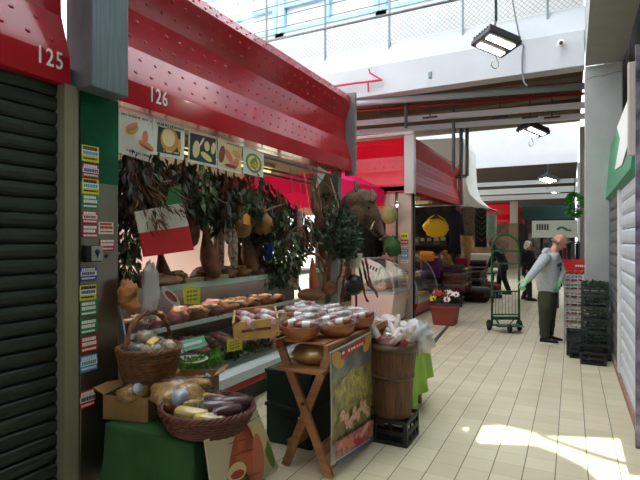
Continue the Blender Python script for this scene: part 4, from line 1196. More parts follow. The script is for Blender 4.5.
# wooden crate of packets, tilted towards the counter
TOPZ = zt + 0.023
def bowl(c, r, h, lab, wx=1.0):
    b = B(); b.sm = True
    b.lathe([(r * .5, 0), (r * .85, h * .4), (r, h), (r * .94, h), (r * .78, h * .45), (r * .4, 0.015), (0.01, 0.012)], c, 24, sx=wx)
    return solo('wooden_bowl', b, wood2, lab, 'bowl', tuple(c), fixn=True)
pk = []
for k, (mt, flm) in enumerate(((M('pack_red', (120, 34, 36), 0.4, rgb2=(176, 84, 78), scale=24), film), (M('pack_mould', (150, 110, 100), 0.6, rgb2=(226, 212, 204), scale=22), film), (meat2, film), (M('dark_sausage', (110, 60, 52), 0.4, rgb2=(190, 160, 150), scale=20), film))):
    o = thing('salami_pack', 'x', 'salami')
    b = B(); b.sm = True; b.lathe([(0.006, -0.1), (0.024, -0.09), (0.028, 0), (0.024, 0.09), (0.006, 0.1)], (0, 0, 0.028), 10, (0, PI / 2, 0)); part('salami', b, mt, o)
    b = B(); b.sm = True; b.lathe([(0.0285, -0.03), (0.029, -0.028), (0.029, 0.028), (0.0285, 0.03)], (0, 0, 0.028), 10, (0, PI / 2, 0)); (part('label_band', b, (white, crim, paper, white)[k], o) if k in (0, 2) else b.bm.free())
    b = B(); b.ball((0, 0, 0.029), (0.125, 0.042, 0.036), 14, 8, amp=0.4, fr=5, seed=k + 1.0); b.sm = True
    b.lathe([(0.008, 0.1), (0.022, 0.125), (0.034, 0.16)], (0, 0, 0.03), 8, (0, PI / 2, 0), sy=0.4); part('wrapper', b, flm, o)
    pk.append(o)
random.seed(9)
def fillpk(c, r, n, lab, group, z, kinds=(0, 1, 3), wx=1.0, sc=(0.85, 1.05), rz0=0.6):
    for i in range(n):
        a = 2.4 * i; q = r * 0.55 * math.sqrt((i + 0.3) / n)
        put(pk[kinds[i % len(kinds)]], V(c) + V((q * math.cos(a) * wx, q * math.sin(a), z + 0.022 * (i // 3))), (random.uniform(-.12, .12), random.uniform(-.2, .1), rz0 + random.uniform(-.5, .5)), lab, group, random.uniform(*sc))
bowls = (((-1.76, 3.12), 0.15, 'wooden bowl of wrapped salami over the near crossed legs'), ((-1.60, 3.36), 0.16, 'wooden bowl of wrapped salami directly above the landscape poster'),
         ((-1.92, 3.46), 0.14, 'wooden bowl of wrapped salami in the middle of the stand'), ((-1.58, 3.72), 0.16, 'wooden bowl of wrapped salami behind the barrel rim'), ((-1.86, 3.78), 0.12, 'small wooden bowl of wrapped salami by the yellow crate'))
for (x, y), r, lab in bowls:
    bowl((x, y, TOPZ), r, 0.105, lab)
    w = lab.split('wrapped salami ')[1]
    fillpk((x, y, TOPZ), r, 7, 'shrink wrapped salami in the wooden bowl ' + w, 'wrapped salami in bowl ' + w, 0.07, (0, 1, 2, 3, 0), 1.0, (0.8, 1.0))
cr = thing('wooden_crate', 'small pale wooden crate of meat packets tilted at the stand end near the counter', 'crate', tuple(at(256, 322, 3.5)))
R = Euler((0.1, 0.12, -0.95)).to_matrix(); C0 = at(256, 322, 3.5)
def addR(b, c, d): b.box(C0 + R @ V(c), d, R)
b = B(); addR(b, (0, 0, -0.06), (0.34, 0.3, 0.01)); part('bottom', b, wood3, cr)
for s in (-1, 1):
    b = B(); addR(b, (0, s * 0.15, 0), (0.34, 0.012, 0.12)); part('side_board', b, wood3, cr)
    b = B(); b.prism([C0 + R @ V((s * 0.17, yy, zz)) for yy, zz in ((-.15, -.03), (-.11, -.065), (.11, -.065), (.15, -.03), (.15, .035), (.11, .065), (-.11, .065), (-.15, .035))], R @ V((s * 0.012, 0, 0))); part('end_board', b, wood3, cr, fixn=True)
    if s > 0:
        b = B(); addR(b, (0.183, 0, 0.0), (0.004, 0.2, 0.018)); part('slot', b, M('stain', (110, 40, 34)), cr)
for i in range(8):
    put(pk[(0, 2, 0, 2)[i % 4]], C0 + R @ V((-0.1 + 0.07 * (i % 4), -0.07 + 0.14 * (i // 4), 0.0 + 0.02 * (i % 2))), (0, 0.12, -0.6 + 0.3 * (i % 3)), 'meat packet heaped in the tilted pale wooden crate', 'meat packets in the tilted crate', 1.0)
yc = thing('wooden_crate', 'shallow yellow wooden crate of dark purple packets at the back of the stand', 'crate', (-1.9, 3.75, TOPZ))
for c, d, nm in (((0, 0, .005), (.36, .5, .01), 'bottom'), ((.18, 0, .05), (.012, .5, .09), 'side_board'), ((-.18, 0, .05), (.012, .5, .09), 'side_board'), ((0, .25, .05), (.36, .012, .09), 'end_board'), ((0, -.25, .05), (.36, .012, .09), 'end_board')):
    b = B(); b.box(V((-2.08, 3.80, TOPZ + 0.02)) + V(c), d); part(nm, b, M('crate_yellow', (196, 166, 90), 0.6), yc)
for i in range(14):
    put(pk[(0, 3, 1)[i % 3]], (-2.18 + 0.09 * (i % 3), 3.62 + 0.085 * (i // 3), TOPZ + 0.06 + 0.03 * (i % 2)), (0, random.uniform(-.3, .3), random.uniform(0, 3)), 'purple red wrapped sausage in the shallow yellow crate', 'sausages in the yellow crate', 1.05)
# landscape poster hanging on the aisle side of the stand
q = side_q(-1.455, ((330, 352), (371, 331), (370, 441), (331, 466)))
lp = poster('tall glossy poster with golden landscape hanging from the folding stand', q,
   [(M('print_sky', (84, 94, 110), .4, rgb2=(140, 138, 130), scale=7), .5, .2, .49, .19, 0, 'r'), (M('print_olive', (74, 74, 34), .4, rgb2=(182, 166, 88), scale=11), .5, .55, .49, .28, 0, 'r'), (M('print_field', (110, 104, 50), .4, rgb2=(200, 184, 104), scale=22), .55, .42, .36, .1, .3), (M('print_field', (1, 1, 1)), .35, .33, .2, .05, -.4),  (goldp, .14, .1, .14, .07, .4), (goldp, .86, .08, .12, .07, -.4), (M('print_banner', (206, 60, 40), .5), .5, .06, .3, .035, -.05, 'r')] +
   letters(white, .06, .25, .78, .014, 6, .045) +
   [(M('print_rose', (200, 130, 110), .4, rgb2=(240, 206, 190), scale=40), .2 + .09 * k, .6 + .025 * ((k * 7) % 5), .055, .05, k * 1.0) for k in range(8)] + [(M('print_rose', (1, 1, 1)), .3 + .08 * k, .7 - .02 * k, .05, .03, -.4) for k in range(6)] +
   [(M('print_meat', (120, 36, 44), .4, rgb2=(216, 140, 132), scale=22), .5, .87, .49, .08, 0, 'r'), (pink_p, .3, .86, .16, .04, .3), (M('print_rose', (1, 1, 1)), .7, .84, .14, .035, -.4), (crim, .55, .9, .14, .03, .2), (M('print_blue', (70, 100, 170), .5), .5, .975, .49, .02, 0, 'r')], curl=0.01, name='landscape_poster')
# green plastic crates below the counter side of the stand
def plastic_crate(name, c, d, m_, lab, group=None, rz=0.0, slots=3, tilt=0.0, fill=None):
    root = thing(name, lab, 'crate', c, group)
    R = Euler((tilt, 0, rz)).to_matrix(); C = V(c); w, l, h = d; t = 0.012
    def add(bb, cc, dd): bb.box(C + R @ V(cc), dd, R)
    b = B(); add(b, (0, 0, t / 2), (w, l, t)); part('bottom', b, m_, root)
    for ax in (0, 1):
        for s in (-1, 1):
            b = B(); ln = l if ax == 0 else w
            n = slots
            for k in range(n + 1):
                z = h * (0.06 + 0.88 * k / n); hh = h * 0.5 / (n + 1)
                if ax == 0: add(b, (s * (w / 2 - t / 2), 0, z), (t, ln, hh))
                else: add(b, (0, s * (l / 2 - t / 2), z), (ln, t, hh))
            m = max(3, int(ln / 0.12))
            for k in range(m + 1):
                q = -ln / 2 + ln * k / m; ww = 0.03 if k in (0, m) else 0.016
                q = min(max(q, -ln / 2 + ww / 2), ln / 2 - ww / 2)
                if ax == 0: add(b, (s * (w / 2 - t / 2), q, h / 2), (t * 1.1, ww, h))
                else: add(b, (q, s * (l / 2 - t / 2), h / 2), (ww, t * 1.1, h))
            part('side_panel', b, m_, root)
    return root
def solid_crate(name, c, d, m_, lab, group=None):
    root = thing(name, lab, 'crate', c, group); C = V(c); w, l, h = d
    b = B(); b.box(C + V((0, 0, h / 2)), (w, l, h), bevel=0.01); part('body', b, m_, root)
    b = B(); b.box(C + V((0, 0, h - 0.02)), (w + 0.02, l + 0.02, 0.03), bevel=0.006); part('rim', b, m_, root)
    b = B(); b.box(C + V((0, -l / 2 - 0.003, h * 0.7)), (0.12, 0.008, 0.035)); part('hand_slot', b, black, root)
    return root
solid_crate('storage_crate', (-2.02, 3.62, 0.0), (0.42, 0.5, 0.33), teal, 'dark teal storage crate on the floor behind the crossed legs')
solid_crate('storage_crate', (-2.02, 3.62, 0.335), (0.42, 0.5, 0.27), teal, 'upper dark teal storage crate stacked behind the crossed legs')
b = B(); b.box((-1.9, 3.367, 0.22), (0.05, 0.004, 0.06)); tag(solo('paper_label', b, paper, 'small white paper label on the dark teal storage crate', 'label', (-1.9, 3.367, 0.22)))
b = B(); b.ball((-1.66, 3.42, 0.012), (0.09, 0.05, 0.012), 10, 6, amp=0.7, seed=3); solo('crumpled_paper', b, paper, 'scrap of crumpled pale paper on the floor beneath the folding stand', 'paper', (-1.66, 3.42, 0))
# ================================================================== BARREL
BX, BY = -1.335, 3.92
plastic_crate('black_crate', (-1.36, 3.93, 0.0), (0.40, 0.34, 0.2), black, 'black plastic crate on the floor under the wooden barrel', rz=0.0, slots=2)
b = B(); b.box((-1.50, 3.757, 0.14), (0.06, 0.004, 0.05)); solo('paper_label', b, paper, 'small white paper label on the black crate under the barrel', 'label', (-1.5, 3.757, 0.14))
br = thing('wooden_barrel', 'brown wooden staved barrel of wrapped salami standing on a black crate', 'barrel', (BX, BY, 0.2))
b = B(); b.sm = False
rb, rt, hb = 0.155, 0.2, 0.6
n = 22; rings = []
for r, z in ((rb, 0.0), (rb * 1.03, .1), (rb * 1.12, .3), (rt * .98, .5), (rt, hb), (rt * .9, hb), (rb * .98, .42), (0.02, .42)):
    ring = []
    for k in range(n * 3):
        a = 2 * PI * k / (n * 3); q = r * (0.985 if k % 3 == 0 and r > 0.1 else 1.0)
        ring.append(V((BX + q * math.cos(a), BY + q * math.sin(a), 0.2 + z)))
    rings.append(ring)
b.loft(rings); part('stave_body', b, barrel_w, br, fixn=True)
for z, r, w in ((0.33, rb * 1.125, 0.03), (0.57, rt * 1.0, 0.05)):
    b = B(); b.sm = True; b.lathe([(r, z - w / 2), (r + .008, z - w / 2), (r + .011, z + w / 2), (r, z + w / 2)], (BX, BY, 0.2), 40); part('hoop', b, barrel_h, br, fixn=True)
random.seed(14)
lp_ = thing('long_salami', 'x', 'salami')
b = B(); b.sm = True; b.lathe([(0.006, 0), (0.026, 0.03), (0.028, 0.2), (0.026, 0.36), (0.006, 0.39)], n=10); part('casing', b, M('white_paper_salami', (200, 176, 170), 0.6, rgb2=(236, 226, 222), scale=18), lp_)
b = B(); b.sm = True; b.lathe([(0.03, 0.1), (0.0305, 0.11), (0.0305, 0.2), (0.03, 0.21)], n=10); part('paper_band', b, M('band_red', (170, 60, 70), 0.5), lp_)
for i in range(9):
    a = i * 2.4; q = 0.11 * math.sqrt(i / 9)
    put(lp_, (BX + q * math.cos(a), BY + q * math.sin(a) - .03, 0.70), (0.3 * math.sin(a) - 0.2, -0.6 - 0.3 * math.cos(i * 1.7), a * .3), 'white wrapped salami stick standing in the wooden barrel', 'salami sticks in the wooden barrel', 0.85)
b = B()
b.ball((BX - 0.02, BY - 0.05, 0.8), (0.14, 0.1, 0.05), 18, 12, amp=0.7, fr=4, seed=8)
solo('brown_wrapping', b, M('brown_pack', (110, 64, 46), 0.5, var=0.4, scale=20), 'brown paper packet spilling at the wooden barrel rim', 'packet', (BX, BY, 0.78))
b = B(); b.ball((BX + 0.17, BY + 0.17, 0.83), (0.11, 0.11, 0.13), 18, 14, amp=0.6, fr=3, seed=8)
solo('white_plastic_bag', b, M('bag_white', (232, 230, 232), 0.4, trans=0.3), 'crumpled white plastic bag at the barrel rim by the lime cloth', 'plastic bag', (BX + .13, BY + .1, 0.8))
# ================================================================== SECOND TABLE WITH LIME CLOTH
solo('lime_tablecloth', drape(-2.45, -1.32, 4.32, 4.95, 0.74, 0.2, 0.03, 11, 5), cloth_l, 'lime green cloth draped over the table behind the wooden barrel', 'tablecloth', (-1.9, 4.6, 0.2), fixn=True)
tt = thing('trestle_table', 'trestle table with wooden edge under the lime green cloth', 'table', (-1.9, 4.6, 0))
b = B(); b.box((-1.88, 4.63, 0.715), (1.1, 0.6, 0.035)); part('table_top', b, wood, tt)
for x in (-2.38, -1.38):
    for y in (4.38, 4.88):
        b = B(); b.box((x, y, 0.35), (0.05, 0.05, 0.7)); part('leg', b, wood, tt)
b = B(); b.box((-1.36, 4.62, 0.775), (0.1, 0.5, 0.06), bevel=0.02); solo('wooden_board', b, wood2, 'rounded wooden board end on the lime cloth table', 'board', (-1.36, 4.62, 0.745))
bg = thing('meat_tray', 'x', 'tray')
b = B(); b.box((0, 0, 0.015), (0.24, 0.17, 0.03), bevel=0.012); part('tray', b, white, bg)
b = B(); b.ball((0, 0, 0.04), (0.1, 0.07, 0.03), 12, 8, amp=0.4, seed=3); part('meat', b, meat2, bg)
b = B(); b.ball((0, 0, 0.04), (0.125, 0.09, 0.045), 14, 8, amp=0.3, fr=5, seed=4); part('wrapper', b, filmw, bg)
for i in range(8):
    put(bg, (-2.25 + 0.26 * (i % 4), 4.48 + 0.26 * (i // 4), 0.745), (0, 0, random.uniform(-.4, .4)), 'white film wrapped meat tray on the lime cloth table', 'wrapped meat trays on the lime cloth table', random.uniform(0.95, 1.1))
for i in range(6):
    put(bg, (-2.1 + 0.22 * (i % 3), 4.5 + 0.24 * (i // 3), 0.80), (0.1, 0.1, random.uniform(-1, 1)), 'white film wrapped meat tray piled on others on the lime cloth table', 'upper wrapped meat trays on the lime cloth table', 1.0)
# ================================================================== CLUSTER HANGING OVER THE TABLES
XH = -2.82
b = B(); q = onX(311, 274, XH)
hp = thing('hoop_basket', 'brown basket with big round hoop handle hanging with an orange ham inside', 'basket', tuple(q))
b = B(); b.sm = True; b.tube([q + R_ * (0.18 * math.cos(k * PI / 14)) + V((0, 0, 0.27 * math.sin(k * PI / 14) - 0.02)) for k in range(28)], 0.02, 7, loop=True); part('hoop', b, wick, hp)
b = B(); b.sm = True; b.ball(q + V((0, 0, -0.25)), (0.17, 0.17, 0.08), 16, 8); part('bowl', b, wick, hp)
b = B(); b.tube([q + V((0, 0.0, 0.25)), q + V((0, 0.02, 0.6)), V((XH - 0.1, q.y, 2.5))], 0.006, 5); part('string', b, string, hp)
b = B(); b.sm = True; b.lathe([(0.012, 0.2), (0.03, 0.12), (0.055, -0.05), (0.06, -0.16), (0.02, -0.2)], q + V((0.03, 0.0, 0)), 12, (0.12, 0, 0))
solo('orange_ham', b, M('orange_ham', (170, 84, 46), 0.45, rgb2=(200, 120, 70), scale=7), 'orange brown pointed ham inside the hoop handled basket', 'ham', tuple(q), fixn=True)
q = onX(330, 288, -2.7)
b = B(); b.m(0, True); b.cyl(q, q - Fw * .03, 0.095, n=22); b.m(1); b.cyl(q - Fw * .028, q - Fw * .038, 0.075, n=20); b.m(0); b.tube([q, q + V((0, 0, 0.3)), V((-2.9, q.y, 2.5))], 0.005, 5)
solo('sausage_ring', b, [M('ring_brown', (130, 70, 52), 0.5), M('ring_fill', (180, 120, 90), 0.5, rgb2=(120, 60, 50), scale=20)], 'round tied salami slice hanging beside the hoop basket', 'salami', tuple(q))
q = onX(322, 238, XH)
b = B(); b.sm = True; b.lathe([(0.01, 0.3), (0.025, 0.2), (0.06, 0.0), (0.085, -0.14), (0.07, -0.24), (0.02, -0.28)], q, 14, (0.25, 0, 0), sx=0.8)
b.tube([q + V((0, 0.05, 0.28)), V((XH - .15, q.y, 2.5))], 0.005, 5)
solo('chili_ham', b, M('chili_ham', (104, 30, 26), 0.5, rgb2=(60, 26, 22), scale=12), 'dark red spiced ham hanging above the hoop basket', 'ham', tuple(q), fixn=True)
for px, py, lab in ((298, 240, 'looped brown sausage hanging above the hoop basket'), (306, 238, 'bent brown sausage loop hanging next to the spiced ham'), (325, 262, 'pink red sausage loop hanging over the round salami slice')):
    q = onX(px, py, -2.84)
    b = B(); b.sm = True; b.tube([q + R_ * (0.085 * math.sin(t_)) + V((0, 0, 0.15 * math.cos(t_))) for t_ in [k * PI / 10 for k in range(20)]], 0.014, 6, loop=True); b.tube([q + V((0, 0, 0.14)), V((-2.95, q.y, 2.5))], 0.004, 5)
    solo('sausage_loop', b, M('sausage_skin', (128, 74, 56), 0.45, var=0.2), lab, 'sausage', tuple(q))
q = onX(356, 275, -2.5)
sc_ = thing('sausage_string', 'dark red dried sausage links draped over a hanging black pan', 'sausages', tuple(q))
for s in range(6):
    b = B(); b.sm = True
    x0 = (s - 2.5) * 0.055
    pts = [q + R_ * (x0 * 1.1 + 0.16 * (k / 8) * (1 if s > 2 else -0.5) - .03) + Fw * (0.03 * math.sin(k + s)) + V((0, 0, 0.16 - 0.46 * (k / 8) * (1.1 if s % 2 else .8) - 0.06 * math.sin(k * .8 + s))) for k in range(9)]
    b.tube(pts, [0.012 + 0.007 * (k % 2) for k in range(9)], 6)
    part('sausage_link', b, M('sausage_dark', (112, 34, 38), 0.4, var=0.3), sc_)
b = B(); b.tube([q + V((0, 0, .18)), q + V((-.1, .05, .4)), V((-2.95, q.y + .15, 2.5))], 0.008, 5); part('rope', b, string, sc_)
b = B(); b.sm = True; b.ball(onX(354, 285, -2.55), (0.13, 0.13, 0.14), 14, 10)
b.tube([onX(356, 290, -2.55), onX(356.5, 312, -2.55)], 0.015, 6)
solo('hanging_pan', b, black, 'black iron pan hanging behind the dark red sausage links', 'pan', tuple(onX(354, 285, -2.55)))
for px, y0_, lab in ((290, 258, 'grey mouldy salami hanging beside the hoop basket on the counter side'), (296, 262, 'thin mouldy salami hanging next to the hoop basket'), (343, 262, 'whitish salami hanging between the laurel and round salami slice')):
    hang(SAL, px, y0_ - 10, -2.9, lab, sc=0.95)
LB = bunch_proto('laurel_bunch', leaf_d, 260, 0.5, 0.2, 0.1, 0.022, 8)
hang(LB, 286, 222, -2.95, 'big dark green leafy bunch hanging beside the blue bag', sc=1.1)
hang(LB, 304, 212, -3.05, 'dark leafy bunch hanging behind the brown sausage loops', sc=0.9)
hang(LB, 276, 245, -3.05, 'low dark leafy bunch touching the counter top behind the hoop basket', sc=0.85)
hang(LB, 329, 196, -2.95, 'thin leafy spray hanging before the magenta canopy near the grey posts', sc=0.7)
hang(HAM, 313, 186, -2.95, 'small brown ham hanging among leaves in front of the magenta canopy', sc=0.62)
# laurel bush in white paper beside the boar
q = onX(342, 236, -2.45)
lb = thing('laurel_bush', 'bushy fresh green laurel bundle in white paper hanging under the boar head', 'laurel bundle', tuple(q))
b = B(); random.seed(31)
for i in range(900):
    d = rnd3(); r = 0.27 * random.random() ** 0.45
    leaf(b, q + V((d.x * r * .8, d.y * r, d.z * r * 1.15)), d * .6 + rnd3() + V((0, 0, .3)), 0.085, 0.02, rnd3(), 0.3)
part('foliage', b, leaf_g, lb)
b = B(); b.sm = True; w0 = onX(355, 263, -2.4); b.lathe([(0.06, -0.06), (0.075, 0), (0.1, 0.12), (0.095, 0.12), (0.05, -0.05)], w0, 14); part('paper_wrap', b, M('wrap', (196, 180, 170), 0.6), lb, fixn=True)
b = B()
for k in range(6): b.tube([w0, q + V((0.1 * math.sin(k), 0.12 * math.cos(k * 1.3), 0.1 * math.sin(k * 2)))], 0.006, 5)
b.tube([q, q + V((-0.1, 0.05, 0.5)), V((-2.95, q.y, 2.6))], 0.006, 5)
part('stem', b, rind, lb)
# ================================================================== BOAR HEAD
T0 = 6.5
bo = thing('boar_head', 'mounted brown wild boar head with tusks hanging at the stall end post', 'boar head', tuple(at(358, 215, 6.7)))
fur = M('boar_fur', (44, 31, 23), 0.75, rgb2=(116, 86, 62), scale=9, bump=0.8, bscale=70, stretch=(1, 1, 0.3))
b = B()
def A(px, py, dt=0.0): return at(px, py, T0 + dt)
b.tube([A(345, 222, .35), A(349, 212, .22), A(356, 203, .08), A(362, 199, 0)], [.17, .19, .19, .15], 14)       # neck
b.ball(A(363, 201), (.155, .16, .165), 16, 12)
b.tube([A(363, 200), A(371, 212, -.04), A(377, 224, -.06), A(382, 236, -.08)], [.155, .11, .075, .05], 14)      # forehead to snout
b.tube([A(363, 213, .02), A(370, 226, -.02), A(377, 236, -.04)], [.10, .06, .032], 12)                         # jaw
b.ball(A(358, 214, -.02), (.13, .13, .14), 12, 10)                                                              # cheek
hd = remeshed('head', b, fur, 0.018, 5, lambda p: p + p.normalized() * (noise.noise(p * 14) * 0.014))
part('head', hd, fur, bo)
for tip, l, r_, w in (((355, 179), (354, 192, -.02), (361, 190, .0), 0.05), ((372, 189), (368, 199, -.14), (375, 201, -.08), 0.05)):
    b = B(); t0 = A(*tip); a0, c0 = A(*l), A(*r_); m0 = (a0 + c0) / 2
    b.sm = True
    b.tube([m0 + (m0 - t0) * .25, m0, m0.lerp(t0, .45) + R_ * .012, m0.lerp(t0, .8), t0], [.05, .066, .06, .034, .006], 10, flat=.6)
    part('ear', b, fur, bo, fixn=True)
sn = A(383.5, 238, -.09)
b = B(); dr = (A(383.5, 238, -.09) - A(377, 224, -.06)).normalized()
b.cyl(sn - dr * .02, sn + dr * .012, 0.062, 0.058, 16)
part('snout_disc', b, M('snout', (74, 56, 54), 0.5), bo)
b = B()
for s in (-1, 1):
    b.cyl(sn + dr * .0125 + Fw * (s * .022), sn + dr * .014 + Fw * (s * .022), 0.012, n=8)
part('nostril', b, black, bo)
for dx, dt in ((-2, -.17), (5, -.05)):
    b = B(); b.tube([A(373 + dx, 229, dt), A(374 + dx, 226, dt - .03), A(376.5 + dx, 221, dt - .03)], [.014, .011, .003], 7); part('tusk', b, M('ivory', (220, 206, 176), 0.4), bo)
b = B(); b.ball(A(369, 208, -.17), 0.018, 10, 8); part('eye', b, M('eye', (14, 10, 8), 0.1), bo)
b = B(); random.seed(3)
for k in range(160):     # mane bristles along the neck ridge
    f = random.random(); p = A(344 + 16 * f, 205 - 18 * f, .1 + random.uniform(-.1, .1)); 
    d = (V((random.gauss(0, .3), random.gauss(0, .3), 1)) - R_ * .5).normalized()
    b.tube([p - d * .05, p + d * random.uniform(.02, .07)], [0.006, 0.001], 4)
part('mane', b, fur, bo)
b = B(); pb = A(343, 225, .45)
b.prism([pb + V((0, .2 * math.cos(k * PI / 9), .26 * math.sin(k * PI / 9))) for k in range(18)], (-.04, 0, 0))
b.box(pb + V((-.1, 0, 0)), (.2, .08, .08))
part('mount_board', b, wood2, bo, fixn=True)
# ================================================================== CORNER STALL GOODS
def curved_case(lab, x0, x1, y0, y1, axis, rgb, hb=.3):
    """old style counter with quarter-round glass; front faces +x (axis x) or -y (axis y)"""
    root = thing('glass_counter', lab, 'display counter', ((x0 + x1) / 2, (y0 + y1) / 2, 0))
    def T(d, s, z):      # d depth from back to front 0..1, s along 0..1
        if axis == 'x': return V((x0 + (x1 - x0) * d, y0 + (y1 - y0) * s, z))
        return V((x0 + (x1 - x0) * s, y1 + (y0 - y1) * d, z))
    def pris(pts, mt, nm, s0=0.0, s1=1.0, label=None):
        b = B(); b.loft([[T(d, s0, z) for d, z in pts], [T(d, s1, z) for d, z in pts]]); return part(nm, b, mt, root, label=label, fixn=True)
    pris([(0, .05), (.9, .05), (.98, hb), (0, hb)], M('counter_base_%d' % rgb[1], rgb, 0.35), 'base')
    pris([(0.05, 0), (.86, 0), (.86, .05), (0.05, .05)], black, 'plinth')
    pris([(0, hb), (1.0, hb), (1.0, hb + .05), (0, hb + .05)], M('counter_trim', (170, 176, 172), 0.35, 0.4), 'deck_trim')
    pris([(0, hb + .05), (.1, hb + .05), (.1, 1.25), (0, 1.25)], M('counter_back', (120, 116, 108), 0.5), 'back_panel')
    pris([(.1, .75), (.76, .75), (.76, .765), (.1, .765)], glass, 'glass_shelf', .02, .98)
    arc = [(0.32 + .66 * math.sin(a), hb + .06 + (1.2 - hb) * math.cos(a)) for a in [k * PI / 2 / 10 for k in range(11)]]
    b = B(); b.sm = True; b.loft([[T(d, 0, z) for d, z in arc], [T(d, 1, z) for d, z in arc]], closed=False); part('curved_glass', b, clear('curved_glass', gloss=0.14, milk=0.03), root)
    pris([(0, 1.25), (.34, 1.25), (.34, 1.28), (0, 1.28)], M('counter_trim', (1, 1, 1)), 'top_shelf')
    for s in (0, 1):
        b = B(); b.tube([T(d, s, z) for d, z in arc + [(1.0, hb + .05)]], 0.016, 6); part('end_frame', b, M('counter_trim', (1, 1, 1)), root)
        b = B(); pts = [T(d, s, z) for d, z in arc] + [T(.1, s, hb + .06), T(.1, s, 1.25)]
        b.poly(pts); part('end_glass', b, clear('curved_glass'), root)
    return root, T
k1, T = curved_case('glass fronted red counter with curved glass along the aisle beyond the sticker pillar', -3.8, -2.88, 10.15, 11.85, 'x', (176, 24, 30))
random.seed(17)
chz = thing('round_cheese', 'x', 'cheese')
b = B(); b.sm = True; b.lathe([(0.01, 0), (.1, 0), (.11, .03), (.1, .07), (.01, .07)], n=16); part('rind', b, cheese, chz, fixn=True)
b = B(); b.cyl((0, 0, .07), (0, 0, .073), 0.05, n=12); part('label_disc', b, paper, chz)
for row, (d, z) in enumerate(((.35, .352), (.7, .352), (.45, .767))):
    for i in range(6):
        put(chz, T(d, .1 + i * .16, z), (0, 0, 0), ('cheese wheel on the upper glass shelf' if row == 2 else 'cheese wheel on the lower deck') + ' of the red curved glass counter', 'cheeses in the red counter, ' + ('upper shelf' if row == 2 else 'lower deck'), random.uniform(.8, 1.2))
k2, T2 = curved_case('pale based glass counter with curved glass before the sticker pillar, under the boar head', -3.9, -3.0, 8.95, 9.85, 'x', (220, 198, 184), .6)
brd = thing('bread_loaf', 'x', 'bread')
b = B(); b.ball((0, 0, .06), (.16, .09, .07), 14, 8, amp=.15); part('crust', b, M('bread', (176, 110, 60), .6, var=.3), brd)
b = B()
for k in range(3): b.bar((-.08 + .08 * k, -.05, .12), (-.04 + .08 * k, .05, .12), .012, .014)
part('score_cut', b, cream, brd)
for i in range(7): put(brd, T2(.3 + .3 * (i % 2), .12 + (i // 2) * .23, .655), (0, 0, .3), 'brown loaf inside the pale based glass counter', 'loaves in the passage counter')
b = B(); q = T2(.5, -.03, 1.12); b.box(q, (.3, .012, .24), (0, .4, 0)); b.m(1)
for i in range(4): b.box(q + V((-.09 + .06 * i, -.008, .03 - .025 * i)), (.03, .01, .07), (0, .4, 0))
solo('counter_sign', b, [white, ink], 'white sign card on the end glass of the pale based counter', 'sign', tuple(q))
b = B(); q = onY(389, 215, 9.6); b.ball(q, (.17, .17, .19), 16, 12); b.sm = True
b.tube([q + V((0, 0, .15)), q + V((0, 0, .5))], .008, 5)
solo('hanging_provolone', b, M('pale_provolone', (186, 170, 110), .5, rgb2=(120, 130, 84), scale=4), 'big round pale provolone cheese hanging between boar snout and pink post', 'cheese', tuple(q))
b = B(); q = onY(392, 246, 9.7); b.ball(q, (.18, .1, .2), 14, 10, amp=.6); solo('green_produce', b, M('deep_green', (40, 90, 36), .6, var=.3), 'dark green leafy bundle on the passage counter below the provolone', 'vegetables', tuple(q))
# inside shelves of the corner stall
shf = thing('goods_shelf', 'dim shelf rack stacked with goods inside the corner stall', 'shelf', (-4.2, 14.35, 0))
for z in (.5, 1.0, 1.5, 2.0):
    b = B(); b.box((-4.2, 14.35, z), (2.3, .5, .03)); part('board', b, darkgrey, shf)
for y in (-5.32, -3.08):
    b = B(); b.box((y, 14.35, 1.15), (.05, .5, 2.3)); part('side_panel', b, darkgrey, shf)
random.seed(6)
cols = [M('good_a', (96, 92, 80), .6), M('good_b', (70, 86, 66), .6), M('good_c', (120, 104, 84), .6), M('good_d', (60, 56, 60), .6), M('good_e', (138, 130, 120), .6)]
jp = []
for k, m_ in enumerate(cols):
    o = thing('goods_carton', 'x', 'carton'); b = B(); b.box((0, 0, .14), (.26, .2, .28), bevel=.012); part('box', b, m_, o)
    b = B(); b.box((.132, 0, .16), (.004, .13, .1)); part('label_panel', b, cream, o); jp.append(o)
for r, z in enumerate((.515, 1.015, 1.515)):
    for i in range(10):
        put(jp[random.randrange(5)], (-5.1 + i * .2, 14.3, z), (0, 0, -PI / 2 + random.uniform(-.1, .1)), 'carton on the %s board of the dim shelf rack in the corner stall' % ('lower', 'middle', 'upper')[r], 'cartons on the %s board' % ('lower', 'middle', 'upper')[r], random.uniform(.8, 1.1))
